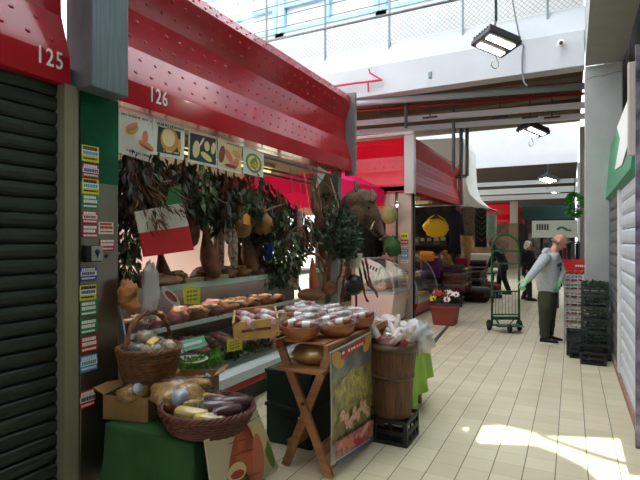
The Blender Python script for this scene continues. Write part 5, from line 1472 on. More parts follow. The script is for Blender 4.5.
# yellow bag, clothes and fabrics hanging at the fabric stall front
q = onY(436, 228, 11.6)
yb = thing('yellow_bag', 'bright yellow cloth bag hanging open in the corner stall front', 'bag', tuple(q))
b = B(); b.ball(q, (.1, .3, .21), 18, 12, rot=Matrix((Fw, R_, UP)).transposed(), amp=.25, fr=3); part('body', b, M('bag_yellow', (236, 190, 20), .6), yb)
b = B()
for s in (-1, 1): b.tube([q + R_ * (.26 * s) + V((0, 0, .08)), q + R_ * (.2 * s) + V((0, 0, .2)), q + R_ * (.05 * s) + V((0, 0, .3))], .012, 5)
part('strap', b, M('bag_yellow', (1, 1, 1)), yb)
def garment(px, y0_, y1_, Y, w, m_, lab, kind='coat', cat='garment', name='hanging_coat'):
    p0, p1 = onY(px, y0_, Y), onY(px, y1_, Y); h = p0.z - p1.z
    root = thing(name, lab, cat, tuple(p0))
    b = B(); b.sm = True
    rings = []
    prof = {'coat': ((.0, .12), (.06, .42), (.12, .5), (.45, .42), (.6, .44), (1, .55)), 'flat': ((0, .5), (.02, .5), (.5, .5), (1, .48)), 'cone': ((0, .5), (.5, .36), (1, .14))}[kind]
    for f, ww in prof:
        ring = []
        for k in range(20):
            a = 2 * PI * k / 20
            fold = 1 + .12 * math.sin(a * 6) * min(1, f * 3)
            ring.append(p0 + R_ * (w * ww * math.cos(a)) + Fw * (.07 * fold * math.sin(a)) + V((0, 0, -h * f)))
        rings.append(ring)
    b.loft(rings); part('cloth', b, m_, root, fixn=True)
    b = B(); b.tube([p0 - R_ * (w * .45) + V((0, 0, -.04 * h)), p0 + V((0, 0, .02)), p0 + R_ * (w * .45) + V((0, 0, -.04 * h))], .01, 5)
    b.tube([p0 + V((0, 0, .02)), p0 + V((0, 0, .12))], .006, 5); part('hanger', b, darkgrey, root)
    if kind == 'coat':
        for s in (-1, 1):
            b = B(); b.sm = True; b.tube([p0 + R_ * (s * w * .42) + V((0, 0, -.1 * h)), p0 + R_ * (s * w * .55) + V((0, 0, -.35 * h)), p0 + R_ * (s * w * .6) + V((0, 0, -.55 * h))], [.06, .055, .05], 8); part('sleeve', b, m_, root)
    return root, p0, h
navy = M('navy_cloth', (22, 22, 40), .8)
garment(454.5, 210, 254, 13.2, .34, navy, 'dark navy dress hanging at the corner stall end beside the grey scarf')
garment(467, 208, 236, 14.8, .46, M('scarf_grey', (92, 84, 74), .8, rgb2=(130, 120, 108), scale=16), 'mottled grey brown scarf hanging behind the navy dress', 'flat', 'scarf', 'hanging_scarf')
garment(467.5, 236, 268, 14.6, .30, M('shawl_gold', (190, 146, 80), .8, var=.2), 'golden shawl hanging in a point below the mottled scarf', 'cone', 'shawl', 'hanging_shawl')
rt, p0, h = garment(480.5, 207, 247, 15.6, .38, M('scarf_black', (30, 29, 30), .8), 'black framed grey zigzag wrap hanging under the white awning', 'flat', 'scarf', 'hanging_scarf')
b = B()
for k in range(6):
    z = p0.z - h * (.15 + .14 * k)
    for s in (-1, 1): b.bar(p0 - Fw * .09 + V((0, 0, z - p0.z)), p0 - Fw * .09 + R_ * (s * .14) + V((0, 0, z - p0.z + .13)), .012, .03, (0, 1, 0))
part('zigzag_print', b, M('zig', (110, 106, 100), .8), rt)
garment(491.5, 214, 238, 16.6, .34, M('towel_green', (150, 178, 156), .8, var=.12), 'pale green towel hanging at the awning outer edge', 'flat', 'towel', 'hanging_towel')
b = B(); b.cyl((-3.1, 13.0, 2.62), (-2.2, 17.0, 2.62), .02); solo('clothes_rail', b, galv, 'slim metal clothes rail carrying the hanging garments', 'rail', (-3.1, 13.0, 2.62))
# folded fabrics, rugs and boxes on low tables
ft = []
for k, (px, py, Y, w, l, h, lab) in enumerate(((452, 304, 12.9, 1.0, 1.3, .38, 'low dark display table of the fabric seller nearest the flower pot'), (470, 299, 14.6, 1.1, 1.4, .42, 'low dark display table of the fabric seller beyond the rugs'), (484, 292, 17.2, 1.1, 1.6, .6, 'dark display table holding white boxes under the awning'))):
    p = onY(px, py, Y); root = thing('display_table', lab, 'table', (p.x, p.y, 0))
    b = B(); b.box((p.x - .1, p.y, h - .02), (w, l, .04)); part('table_top', b, black, root)
    for sx in (-1, 1):
        for sy in (-1, 1):
            b = B(); b.box((p.x - .1 + sx * (w / 2 - .05), p.y + sy * (l / 2 - .05), h / 2 - .02), (.05, .05, h - .04)); part('leg', b, black, root)
    ft.append((p.x - .1, p.y, h))
fp = thing('folded_fabric', 'x', 'fabric')
def fold_proto(m_):
    o = thing('folded_fabric', 'x', 'fabric')
    b = B(); b.box((0, 0, .045), (.5, .36, .09), bevel=.04); part('cloth', b, m_, o)
    b = B(); b.box((.2, 0, .046), (.105, .364, .03), bevel=.012); part('fold_edge', b, m_, o)
    return o
bpy.data.objects.remove(fp, do_unlink=True)
fabs = [('dark charcoal', (40, 38, 40)), ('purple', (84, 30, 84)), ('deep red', (140, 20, 50)), ('brown', (110, 66, 44)), ('olive', (92, 88, 60)), ('grey', (110, 106, 104)), ('orange brown', (190, 100, 40)), ('plum', (60, 30, 50))]
FP = [fold_proto(M('fab_' + n_.replace(' ', '_'), c_, .85, var=.15)) for n_, c_ in fabs]
random.seed(12)
for (tx, ty, th), nm in zip(ft[:2], ('nearest the flower pot', 'beyond the first rugs')):
    for cxi, (dx, dy) in enumerate(((-.27, -.45), (.25, -.45), (-.27, 0), (.25, 0), (-.27, .45), (.25, .45))):
        z = th
        for s in range(random.randint(3, 7)):
            k = random.randrange(8)
            put(FP[k], (tx + dx, ty + dy, z), (0, 0, PI / 2 * 0 + random.uniform(-.1, .1)), '%s folded fabric in the piles %s' % (fabs[k][0], nm), '%s folded fabrics %s' % (fabs[k][0], nm), (.98, 1.18, 1.0)); z += .092
p = onY(461, 270, 13.4)
b = B(); b.box((p.x, p.y, p.z + .02), (.32, .12, .62), (.1, 0, .4), bevel=.03); solo('red_cushion', b, M('fab_wine', (150, 14, 50), .8), 'upright wine red cushion standing among the folded fabrics', 'cushion', tuple(p))
p = onY(427, 256, 12.0); b = B(); b.box((p.x, p.y, p.z), (.35, .35, .22), (.1, .05, .3), bevel=.06); solo('orange_bundle', b, orange, 'orange cloth bundle on the shelf behind the counter glass', 'bundle', tuple(p))
p = onY(431, 268, 12.3); b = B(); b.box((p.x, p.y, p.z), (.5, .4, .5), bevel=.08); solo('purple_bundle', b, M('fab_purple2', (92, 30, 96), .8), 'purple fabric bundle below the orange cloth bundle', 'bundle', tuple(p))
p = onY(448, 259, 13.6); b = B(); b.box((p.x, p.y, p.z), (.14, .3, .5), (.1, -.4, .5), bevel=.05); solo('gold_cushion', b, M('shawl_gold', (1, 1, 1)), 'golden cushion leaning on the fabric piles', 'cushion', tuple(p))
for px, py, Y, d, m_, lab in ((480, 263, 16.6, (.7, .5, .6), white, 'big white box on the table under the awning'), (478, 275, 16.4, (.3, .4, .25), ltblue, 'pale blue box in front of the big white box'), (492, 272, 17.6, (.5, .4, .22), paper, 'low white carton beside the navy coated person'), (490, 286, 16.0, (.35, .4, .3), card, 'brown carton leaning by the low white carton')):
    p = onY(px, py, Y); o = thing('goods_box', lab, 'box', tuple(p)); b = B(); b.box(p, d, (0, 0, .2), bevel=.01); part('carton', b, m_, o)
    b = B(); b.box(p + V((0, 0, d[2] / 2)), (d[0] * .98, .05, .006), (0, 0, .2)); part('tape', b, cream, o)
# rugs lying in a low heap before the display tables
rugc = [('black', (26, 25, 27)), ('charcoal', (52, 48, 50)), ('dark brown', (66, 46, 38)), ('plum', (60, 30, 50)), ('grey', (100, 96, 94)), ('deep red', (120, 24, 40))]
for i, (px, py, z) in enumerate(((474, 303, 0), (488, 299, 0), (474, 303, .13), (487, 299, .13), (476, 303, .26), (486, 299, .26))):
    q = onZ(px, py, 0); q = V((q.x, q.y + .35, z + .065))
    o = thing('folded_rug', '%s folded rug in the floor heap before the fabric tables, %s' % (rugc[i][0], ('at the bottom', 'in the middle', 'on top')[i // 2]), 'rug', tuple(q - V((0, 0, .065))))
    b = B(); b.box(q, (.62, .5, .125), (0, 0, .3 * math.sin(i * 2)), bevel=.055); part('rug_body', b, M('rug_%d' % i, rugc[i][1], .9, var=.25, scale=14), o)
    b = B(); b.box(q - Fw * .0 + V((0, 0, .0)), (.56, .54, .03), (0, 0, .3 * math.sin(i * 2)), bevel=.012); part('fold_edge', b, M('rug_%d' % i, rugc[i][1]), o)
# flower box
q = onZ(444, 325, 0); FX, FY = q.x, q.y + .12
fpz = thing('flower_pot', 'red brown square flower pot with white, yellow and red blooms on the floor', 'flower pot', (FX, FY, 0))
b = B(); b.box((FX, FY, .17), (.38, .38, .34), taper=1.25); b.box((FX, FY, .345), (.5, .5, .04), bevel=.01); part('pot', b, M('terracotta', (130, 50, 40), .6), fpz)
b = B(); random.seed(4)
for i in range(160):
    d = rnd3(); leaf(b, (FX + d.x * .2, FY + d.y * .2, .42 + abs(d.z) * .2), d + V((0, 0, .5)), .12, .03, rnd3())
part('foliage', b, leaf_g, fpz)
for i, m_ in enumerate([white, M('bloom_yellow', (240, 200, 40), .6), M('bloom_red', (190, 20, 40), .6), white, M('bloom_orange', (230, 140, 70), .6), white, M('bloom_yellow', (1, 1, 1)), M('bloom_red', (1, 1, 1)), white, M('bloom_pink', (220, 150, 150), .6), white, M('bloom_red', (1, 1, 1)), M('bloom_yellow', (1, 1, 1)), white]):
    a = i * 2.4; r = .24 * math.sqrt((i + .5) / 14); c = V((FX + r * math.cos(a), FY + r * math.sin(a) - .05, .62 - r * .35 + .05 * math.sin(i * 3)))
    b = B()
    for k in range(8):
        t_ = 2 * PI * k / 8; dd = V((math.cos(t_), math.sin(t_) * .6 - .5, math.sin(t_) * .7 + .3)); leaf(b, c, dd, .085, .03, V((0, -1, .6)), .2)
    b.m(1).ball(c + V((0, -.02, .015)), .022, 8, 6)
    part('bloom', b, [m_, M('bloom_eye', (150, 90, 30), .6)], fpz)
b = B(); b.prism([onZ(x, y, 0.0) for x, y in ((446, 327), (452, 323), (428, 352), (418, 356))], (0, 0, .012)); solo('floor_mat', b, darkgrey, 'narrow dark floor strip before the corner stall counter', 'mat', tuple(onZ(435, 340, 0)), fixn=True)
# ================================================================== PEOPLE
def ering(c, side, front, w, d, n=16):
    return [c + side * (w * math.cos(2 * PI * k / n)) + front * (d * math.sin(2 * PI * k / n)) for k in range(n)]
def torso_b(b, rows, side, front):
    """rows: (centre, half width, half depth)"""
    b.loft([ering(c, side, front, w, d) for c, w, d in rows])
def hand_into(b, w, d, nrm, s=1.0):
    """five fingered slightly curled hand from the wrist w along d; nrm = palm normal"""
    d = d.normalized(); nrm = (nrm - d * nrm.dot(d)).normalized(); sd = d.cross(nrm)
    b.tube([w - d * .02 * s, w + d * .03 * s, w + d * .085 * s], [.03 * s, .036 * s, .04 * s], 10, flat=0.6)
    for k, L in enumerate((.065, .078, .085, .075)):
        p0 = w + d * .08 * s + sd * ((k - 1.5) * .021 * s)
        p1 = p0 + (d * .8 + nrm * .35).normalized() * L * .5 * s; p2 = p1 + (d * .4 + nrm * .9).normalized() * L * .5 * s
        b.tube([p0, p1, p2], [.0115 * s, .0105 * s, .008 * s], 6)
    p0 = w + d * .03 * s - sd * .034 * s; p1 = p0 + (d * .6 - sd * .8).normalized() * .04 * s; p2 = p1 + (d + nrm * .4).normalized() * .035 * s
    b.tube([p0, p1, p2], [.014 * s, .012 * s, .009 * s], 6)
def head_into(b, c, up, front, side, s=1.0):
    b.ball(c + up * .015 * s, (.078 * s, .098 * s, .115 * s), 16, 12, Matrix((side, front, up)).transposed())
    b.ball(c - up * .06 * s + front * .03 * s, (.058 * s, .068 * s, .065 * s), 12, 10, Matrix((side, front, up)).transposed())
    b.tube([c + front * .09 * s + up * .02 * s, c + front * .118 * s - up * .02 * s, c + front * .1 * s - up * .032 * s], [.012 * s, .019 * s, .013 * s], 8)
    for q in (-1, 1):
        b.ball(c + side * (q * .08 * s) - front * .005 * s, (.012 * s, .026 * s, .034 * s), 8, 8, Matrix((side, front, up)).transposed())
        b.ball(c + side * (q * .03 * s) + front * .085 * s + up * .035 * s, (.026 * s, .014 * s, .01 * s), 8, 6, Matrix((side, front, up)).transposed())
    b.ball(c + front * .088 * s - up * .068 * s, (.026 * s, .014 * s, .012 * s), 8, 6, Matrix((side, front, up)).transposed())
def face_parts(root, c, up, front, side, s=1.0):
    Rm = Matrix((side, front, up)).transposed()
    for q in (-1, 1):
        b = B(); b.ball(c + side * (q * .031 * s) + front * .092 * s + up * .018 * s, (.014 * s, .008 * s, .009 * s), 8, 6, Rm); part('eye', b, M('eye_dark', (40, 30, 26), .2), root)
    b = B(); b.ball(c + front * .101 * s - up * .067 * s, (.022 * s, .006 * s, .006 * s), 8, 6, Rm); part('mouth', b, M('lips', (150, 84, 76), .5), root)
def shoe(root, ankle, fwd, side, m_, sole_m):
    b = B(); b.sm = True; up_ = V((0, 0, 1)); z0 = V((ankle.x, ankle.y, .012))
    secs = ((-.07, .03, .055), (-.05, .042, .1), (.0, .044, .1), (.06, .045, .075), (.12, .048, .055), (.17, .042, .045), (.2, .02, .03))
    b.loft([[z0 + fwd * f + side * (w * math.cos(2 * PI * k / 12)) + up_ * (.012 + h * (.5 + .5 * math.sin(2 * PI * k / 12))) for k in range(12)] for f, w, h in secs])
    o = part('shoe', b, m_, root, fixn=True)
    b = B(); pts = [z0 + fwd * f + side * w for f, w in ((-.075, -.03), (.05, -.046), (.13, -.05), (.2, -.025), (.215, 0), (.2, .025), (.13, .05), (.05, .046), (-.075, .03))]
    b.prism([V((p.x, p.y, 0.002)) for p in pts], (0, 0, .024)); s = part('sole', b, sole_m, root, fixn=True); s.parent = o
# ---- man in the grey hoodie
TM = 7.85
def J(px, py, dt=0.0): return at(px, py, TM + dt)
front = (R_ * .88 - Fw * .47).normalized(); side = V((front.y, -front.x, 0))   # side = his right hand side, towards the camera
man = thing('person', 'bald man in grey hoodie and olive trousers with mint green gloves bending over crates', 'person', tuple(onZ(548, 341, 0)))
pel, che, nek, hdc = J(548, 290), J(548.5, 265), J(554, 251.5), J(559.2, 242)
sh_r, el_r, wr_r, ha_r = J(545, 258, -.17), J(535, 271, -.24), J(526.5, 281, -.24), J(521.5, 289, -.22)
sh_l, el_l, wr_l, ha_l = J(556, 259, .12), J(561.5, 272, .02), J(559.5, 281, -.12), J(558.5, 290, -.16)
hr, kr, ar = J(546, 294, -.09), J(545.2, 314, -.1), J(544.5, 335, -.06)
hl, kl, al = J(549.5, 294, .07), J(549.5, 314, .08), J(549, 333.5, .12)
b = B()
torso_b(b, ((pel - UP * .05, .14, .1), (pel + UP * .1, .13, .09), (che, .15, .1), (nek - UP * .06, .12, .07), (nek, .06, .06)), side, front)
hup = (UP * .8 + front * .55).normalized(); hfr = (front * .8 - UP * .55).normalized()
b.tube([nek - UP * .05, nek + UP * .02, hdc - hup * .03], [.068, .062, .058], 12)
head_into(b, hdc, hup, hfr, side, 1.06)
for s3 in ((sh_r, el_r, wr_r), (sh_l, el_l, wr_l)): b.tube([che.lerp(s3[0], .6)] + list(s3), [.05, .05, .04, .03], 10)
hand_into(b, wr_r, ha_r - wr_r, -side, 1.0); hand_into(b, wr_l, ha_l - wr_l, -side * .6 - front, 1.0)
for l3 in ((hr, kr, ar), (hl, kl, al)): b.tube([pel.lerp(l3[0], .6)] + list(l3) + [V((l3[2].x, l3[2].y, .06)), V((l3[2].x, l3[2].y, .06)) + front * .12], [.08, .08, .055, .042, .042, .03], 10)
part('body', remeshed('body', b, skin, 0.011, 3), skin, man)
face_parts(man, hdc, hup, hfr, side, 1.06)
b = B(); Rm = Matrix((side, hfr, hup)).transposed()
for k in range(9):    # thin shaved hair band round the back
    a = PI + PI * (k - 4) / 9 * 1.1 + PI / 2
    b.ball(hdc + Rm @ V((.079 * math.cos(a), .098 * math.sin(a), -.02)), (.022, .022, .034), 8, 6, Rm)
part('hair', remeshed('h', b, None, .009, 3), M('shaved_hair', (120, 104, 96), .8), man, label='thin grey shaved hair')
hood = M('hoodie_grey', (178, 182, 184), .9, var=.08, scale=30)
b = B()
torso_b(b, ((pel - UP * .03, .178, .15), (pel + UP * .02, .19, .165), (pel + UP * .14, .2, .175), (che - UP * .03, .2, .165), (che + UP * .1, .2, .145), (nek - UP * .06 - front * .03, .15, .11), (nek - UP * .02, .085, .085)), side, front)
for s3 in ((sh_r, el_r, wr_r), (sh_l, el_l, wr_l)):
    b.tube([che.lerp(s3[0], .55) + UP * .05, s3[0], s3[0].lerp(s3[1], .5), s3[1], s3[1].lerp(s3[2], .6), s3[2]], [.085, .088, .078, .07, .06, .047], 12)
b.tube([nek - front * .08 - side * .09, nek - front * .13 - UP * .02, nek - front * .08 + side * .09], [.05, .065, .05], 10)
b.tube([nek - front * .1, nek - front * .1 + UP * .06], [.07, .05], 10)
part('hoodie', remeshed('h', b, hood, 0.014, 4, lambda p: p + V((1, 1, 0)) * noise.noise(p * 9) * .006), hood, man)
# printed dark lettering on the chest, illegible rows
b = B(); random.seed(2)
for row, (z, a0, a1) in enumerate(((che.z - .0, -.5, .75), (che.z - .075, -.2, .35))):
    a = a0
    while a < a1:
        p = che + front * (.158 * math.cos(a) + .012) + side * (.2 * math.sin(a) * 1.02); p.z = z + .02 * math.cos(a * 2)
        nn = (front * math.cos(a) * 1.25 + side * math.sin(a)).normalized(); sd = UP.cross(nn)
        b.box(p + nn * .012, (.016, .014, .05), Matrix((sd, nn, UP)).transposed())
        if row == 0: b.box(p + nn * .012 + sd * .012 + UP * random.choice((-.018, .018, 0)), (.02, .014, .014), Matrix((sd, nn, UP)).transposed())
        a += .2
part('chest_print', b, M('print_navy', (50, 56, 66), .8), man)
trs = M('olive_trousers', (60, 62, 44), .9, var=.12, scale=12)
b = B()
torso_b(b, ((pel - UP * .14, .17, .14), (pel, .172, .145), (pel + UP * .05, .16, .135)), side, front)
for l3, q in (((hr, kr, ar), 1), ((hl, kl, al), -1)):
    b.tube([pel.lerp(l3[0], .7), l3[0] - UP * .08, l3[0].lerp(l3[1], .6), l3[1], l3[1].lerp(l3[2], .55), V((l3[2].x, l3[2].y, .11))], [.12, .125, .112, .098, .088, .072], 12)
    b.ball(l3[0].lerp(l3[1], .6) + side * q * .085, (.05, .09, .1), 10, 8, Matrix((side, front, UP)).transposed())
part('trousers', remeshed('t', b, trs, 0.014, 4, lambda p: p + V((1, 1, 0)) * noise.noise(p * 11) * .006), trs, man)
glv = M('mint_glove', (150, 212, 176), .6)
for wv, hv, nn in ((wr_r, ha_r, -side), (wr_l, ha_l, -side * .6 - front)):
    b = B(); hand_into(b, wv, hv - wv, nn, 1.22); dd = (hv - wv).normalized(); b.tube([wv - dd * .05, wv + dd * .02], [.05, .042], 10)
    part('glove', remeshed('g', b, glv, .008, 1), glv, man)
for a_ in (ar, al): shoe(man, a_, front, side, M('shoe_dark', (34, 30, 30), .6), white)
# ---- woman with white hair, seen from behind and side, walking
def walker(lab, px, pyf, h, coat, trouser, hairm, fr, hair_long=True, bow=0.0, bag=None, px_y=None):
    base = onZ(px, pyf, 0); fr = fr.normalized(); sd = V((fr.y, -fr.x, 0)); k = h / 1.7
    root = thing('person', lab, 'person', tuple(base))
    P = lambda f, s, z: base + fr * (f * k) + sd * (s * k) + UP * (z * k)
    lean = bow
    pel = P(0, 0, .92); che = P(.22 * lean, 0, 1.22 - .06 * lean); nek = P(.42 * lean, 0, 1.44 - .2 * lean); hd_ = nek + (UP * (1 - .5 * lean) + fr * (.25 + .8 * lean)).normalized() * .13 * k
    b = B(); torso_b(b, ((pel - UP * .05, .14 * k, .1 * k), (che, .14 * k, .1 * k), (nek - UP * .05, .1 * k, .07 * k), (nek, .055 * k, .055 * k)), sd, fr)
    b.tube([nek - UP * .05, nek.lerp(hd_, .7)], [.06 * k, .055 * k], 10)
    hu = (UP * (1 - .4 * lean) + fr * (.1 + .4 * lean)).normalized(); hf = (fr - UP * (.15 + .5 * lean)).normalized()
    hu = sd.cross(hf).normalized() if sd.cross(hf).z > 0 else hf.cross(sd).normalized()
    head_into(b, hd_, hu, hf, sd, k)
    arms = []
    for s in (-1, 1):
        s0 = che.lerp(nek, .75) + sd * (.19 * k * s) - UP * .02; e = s0 - UP * .27 * k + fr * (.02 - .05 * s + .1 * lean) * k + sd * .03 * s; w = e - UP * .22 * k + fr * (.08 + .05 * s + .1 * lean) * k
        arms.append((s0, e, w)); b.tube([che, s0, e, w], [.05 * k, .05 * k, .04 * k, .03 * k], 10); hand_into(b, w, (w - e), -sd * s, k)
    legs = []
    for s in (-1, 1):
        hp_ = P(0, .08 * s, .86); kn = P(.06 * s + .04, .085 * s, .48); an = P(.14 * s - .02, .085 * s, .09); legs.append((hp_, kn, an)); b.tube([pel, hp_, kn, an, an + fr * .1 - UP * .03], [.09 * k, .08 * k, .055 * k, .04 * k, .03 * k], 10)
    part('body', remeshed('b', b, skin, .015, 3), skin, root); face_parts(root, hd_, hu, hf, sd, k)
    b = B(); torso_b(b, ((pel - UP * .22 * k, .2 * k, .15 * k), (pel, .19 * k, .145 * k), (che, .2 * k, .15 * k), (nek - UP * .07 * k, .16 * k, .11 * k), (nek, .075 * k, .08 * k)), sd, fr)
    for s0, e, w in arms: b.tube([che + UP * .1, s0, e, w], [.08 * k, .082 * k, .066 * k, .05 * k], 10)
    part('coat', remeshed('c', b, coat, .018, 4), coat, root)
    b = B(); 
    for hp_, kn, an in legs: b.tube([pel.lerp(hp_, .7) - UP * .03, hp_ - UP * .06, kn, an], [.1 * k, .105 * k, .082 * k, .07 * k], 10)
    part('trousers', remeshed('t', b, trouser, .018, 3), trouser, root)
    b = B(); Rm = Matrix((sd, hf, hu)).transposed()
    b.ball(hd_ + hu * .03 * k - hf * .02 * k, (.1 * k, .105 * k, .115 * k), 14, 10, Rm, amp=.15)
    b.ball(hd_ - hu * .03 * k - hf * .06 * k, (.095 * k, .07 * k, .09 * k), 12, 8, Rm, amp=.2)
    part('hair', remeshed('h', b, hairm, .012, 2), hairm, root)
    for hp_, kn, an in legs: shoe(root, an, fr, sd, black, black)
    if bag:
        q = arms[1][2] - UP * .2 * k; b = B(); b.box(q, (.3, .12, .26), (0, 0, .3), bevel=.03); part('handbag', b, bag, root)
    return root
blk = M('coat_black', (26, 25, 30), .85, var=.1)
walker('white haired woman in black coat and dark trousers walking behind the hooded man', 527.5, 300, 1.62, blk, M('trouser_dark', (36, 33, 36), .9), M('hair_white', (250, 246, 238), .7), (-Fw * .8 + R_ * .6))
walker('person in navy coat leaning over the goods table behind the green hand truck', 503, 294, 1.78, M('coat_navy', (34, 36, 52), .85), M('trouser_navy', (30, 30, 38), .9), M('hair_brown', (88, 54, 44), .7), (-R_ * .9 + Fw * .3), bow=.55)
# ================================================================== HAND TRUCK
q = onZ(505.5, 331, 0)
ht = thing('hand_truck', 'tall green two wheeled hand truck standing upright in the aisle', 'hand truck', tuple(q))
gm = M('truck_green', (20, 92, 48), .4, var=.1)
TT = (q - V((0, 0, CAMH))).dot(Fw)
hw = 0.245
def Hh(x, y, z): return V((q.x, q.y, 0)) + R_ * x + Fw * y + UP * z
b = B(); b.sm = True
arc = [Hh(-hw, 0, .1), Hh(-hw, 0, .8), Hh(-hw, 0, 1.48)] + [Hh(-hw * math.cos(a), 0, 1.5 + .25 * math.sin(a)) for a in [PI * k / 14 for k in range(1, 14)]] + [Hh(hw, 0, 1.48), Hh(hw, 0, .8), Hh(hw, 0, .1)]
b.tube(arc, .021, 8); part('frame', b, gm, ht)
for z in (1.45, 1.22, .72, .3):
    b = B(); b.bar(Hh(-hw, 0, z), Hh(hw, 0, z), .045, .025); part('cross_bar', b, gm, ht)
b = B()
for k in range(7): b.cyl(Hh(-.18 + .06 * k, 0, .3), Hh(-.18 + .06 * k, 0, .72), .005, n=5)
part('wire_grid', b, galv, ht)
b = B(); b.box(Hh(0, -.12, .12), (.46, .28, .014), (0, 0, TH)); part('toe_plate', b, gm, ht)
b = B(); b.box(Hh(0, .03, .23), (.46, .03, .06), (0, 0, TH)); b.bar(Hh(-.2, 0, .26), Hh(-.1, .05, .12), .02, .02); b.bar(Hh(.2, 0, .26), Hh(.1, .05, .12), .02, .02); part('brace', b, gm, ht)
b = B(); b.cyl(Hh(-.27, .06, .1), Hh(.27, .06, .1), .014); part('axle', b, galv, ht)
for x in (-.275, .275):
    b = B(); b.sm = True; b.lathe([(.05, -.022), (.085, -.026), (.1, -.012), (.1, .012), (.085, .026), (.05, .022)], Hh(x, .06, .1), 20, Matrix((UP, Fw, R_)).transposed()); w = part('wheel', b, M('tyre', (26, 26, 26), .7), ht, fixn=True)
    b = B(); b.cyl(Hh(x - .025, .06, .1), Hh(x + .025, .06, .1), .052, n=14); o = part('hub', b, darkgrey, ht); o.parent = w
b = B(); b.sm = True; b.lathe([(.04, -.02), (.07, -.022), (.075, 0), (.07, .022), (.04, .02)], Hh(.0, -.2, .076), 18, Matrix((UP, Fw, R_)).transposed()); b.cyl(Hh(0, -.2, .076), Hh(0, -.12, .125), .018); part('caster', b, M('tyre', (1, 1, 1)), ht, fixn=True)
b = B(); b.box(Hh(-.25, -.03, .58), (.05, .04, .14), (0, 0, TH), bevel=.01); part('grip', b, black, ht)
# ================================================================== CRATES OF PRODUCE
crw = M('crate_white', (214, 214, 210), .5)
frt = thing('red_fruit', 'x', 'fruit')
b = B(); b.ball((0, 0, .035), .036, 12, 8); part('skin', b, M('fruit_red', (176, 34, 40), .35, rgb2=(220, 90, 80), scale=9), frt)
b = B(); b.cyl((0, 0, .066), (0.004, 0, .08), .004, n=5); part('stem', b, M('leaf_stem', (50, 90, 40)), frt)
CX, CY = 0.03, 9.2
NW = 8
hts = (1.62 - .06 - 0) / 1
for k in range(8):
    z = .012 + k * .135
    plastic_crate('fruit_crate', (CX, CY, z), (.3, .38, .128), crw, 'white fruit crate in the tall stack against the column, ' + ('lowest', 'second from the floor', 'third from the floor', 'fourth from the floor', 'fifth from the floor', 'sixth from the floor', 'seventh from the floor', 'topmost under the red crate')[k], 'white fruit crates in the stack', slots=2)
    for j in range(4):
        put(frt, (CX - .1 + .068 * j, CY - .13, z + .016), (0, 0, j), 'red fruit showing through the white crates of the tall stack', 'red fruit in the white crates', .95)
for j in range(12):
    put(frt, (CX - .1 + .07 * (j % 4), CY - .12 + .11 * (j // 4), 1.015 + .07), (0, 0, j), 'red fruit heaped in the topmost white crate', 'red fruit in the topmost white crate', 1.1)
rc = plastic_crate('red_crate', (CX - .01, CY + .06, 1.165), (.38, .34, .15), M('crate_red', (206, 30, 34), .45), 'red plastic crate with white lettering on top of the white fruit crates', slots=2)
b = B()
for k in range(5): b.box((CX + .03 + k * .03, CY + .06 - .176, 1.225), (.018, .008, .034))
part('lettering', b, white, rc)
b = B(); b.box((CX, CY + .06 - .168, 1.24), (.36, .006, .1)); part('front_board', b, M('crate_red', (1, 1, 1)), rc)
grc = M('crate_dark_green', (22, 36, 30), .5, var=.2)
for k in range(6):
    z = .012 + k * .17
    plastic_crate('vegetable_crate', (.29, 8.1, z), (.34, .4, .165), grc, 'dark green vegetable crate in the stack before the column, ' + ('at floor level', 'second from the floor', 'third from the floor', 'fourth from the floor', 'fifth from the floor', 'topmost with greens')[k], 'dark green crates in the stack', slots=3)
    b = B(); random.seed(k)
    for i in range(120 if k == 5 else 70):
        leaf(b, (.29 + random.uniform(-.14, .14), 8.1 + random.uniform(-.18, .18) if k == 5 else 8.1 + random.uniform(-.19, -.1), z + (.1 if k < 5 else .13) + random.uniform(-.05, .03)), (random.gauss(0, .6), random.gauss(0, .6), .7), .07, .022, rnd3())
    tag(solo('leafy_greens', b, leaf_g if k == 5 else leaf_d, 'leafy greens filling the dark green crate ' + ('at floor level', 'second from the floor', 'third from the floor', 'fourth from the floor', 'fifth from the floor', 'on top of the stack'
        )[k], 'greens', (.29, 8.1, z)), kind='stuff')
plastic_crate('black_crate', (.25, 7.55, .004), (.3, .34, .16), black, 'low empty black crate on the floor before the dark green stack', slots=2)
plastic_crate('black_crate', (.06, 8.0, .15), (.26, .36, .2), black, 'empty black crate tipped on its side against the dark green stack', slots=2, tilt=1.2)
plastic_crate('black_crate', (.22, 7.75, .005), (.5, .1, .2), black, 'narrow black crate standing on edge between the low crate and green stack', slots=2)
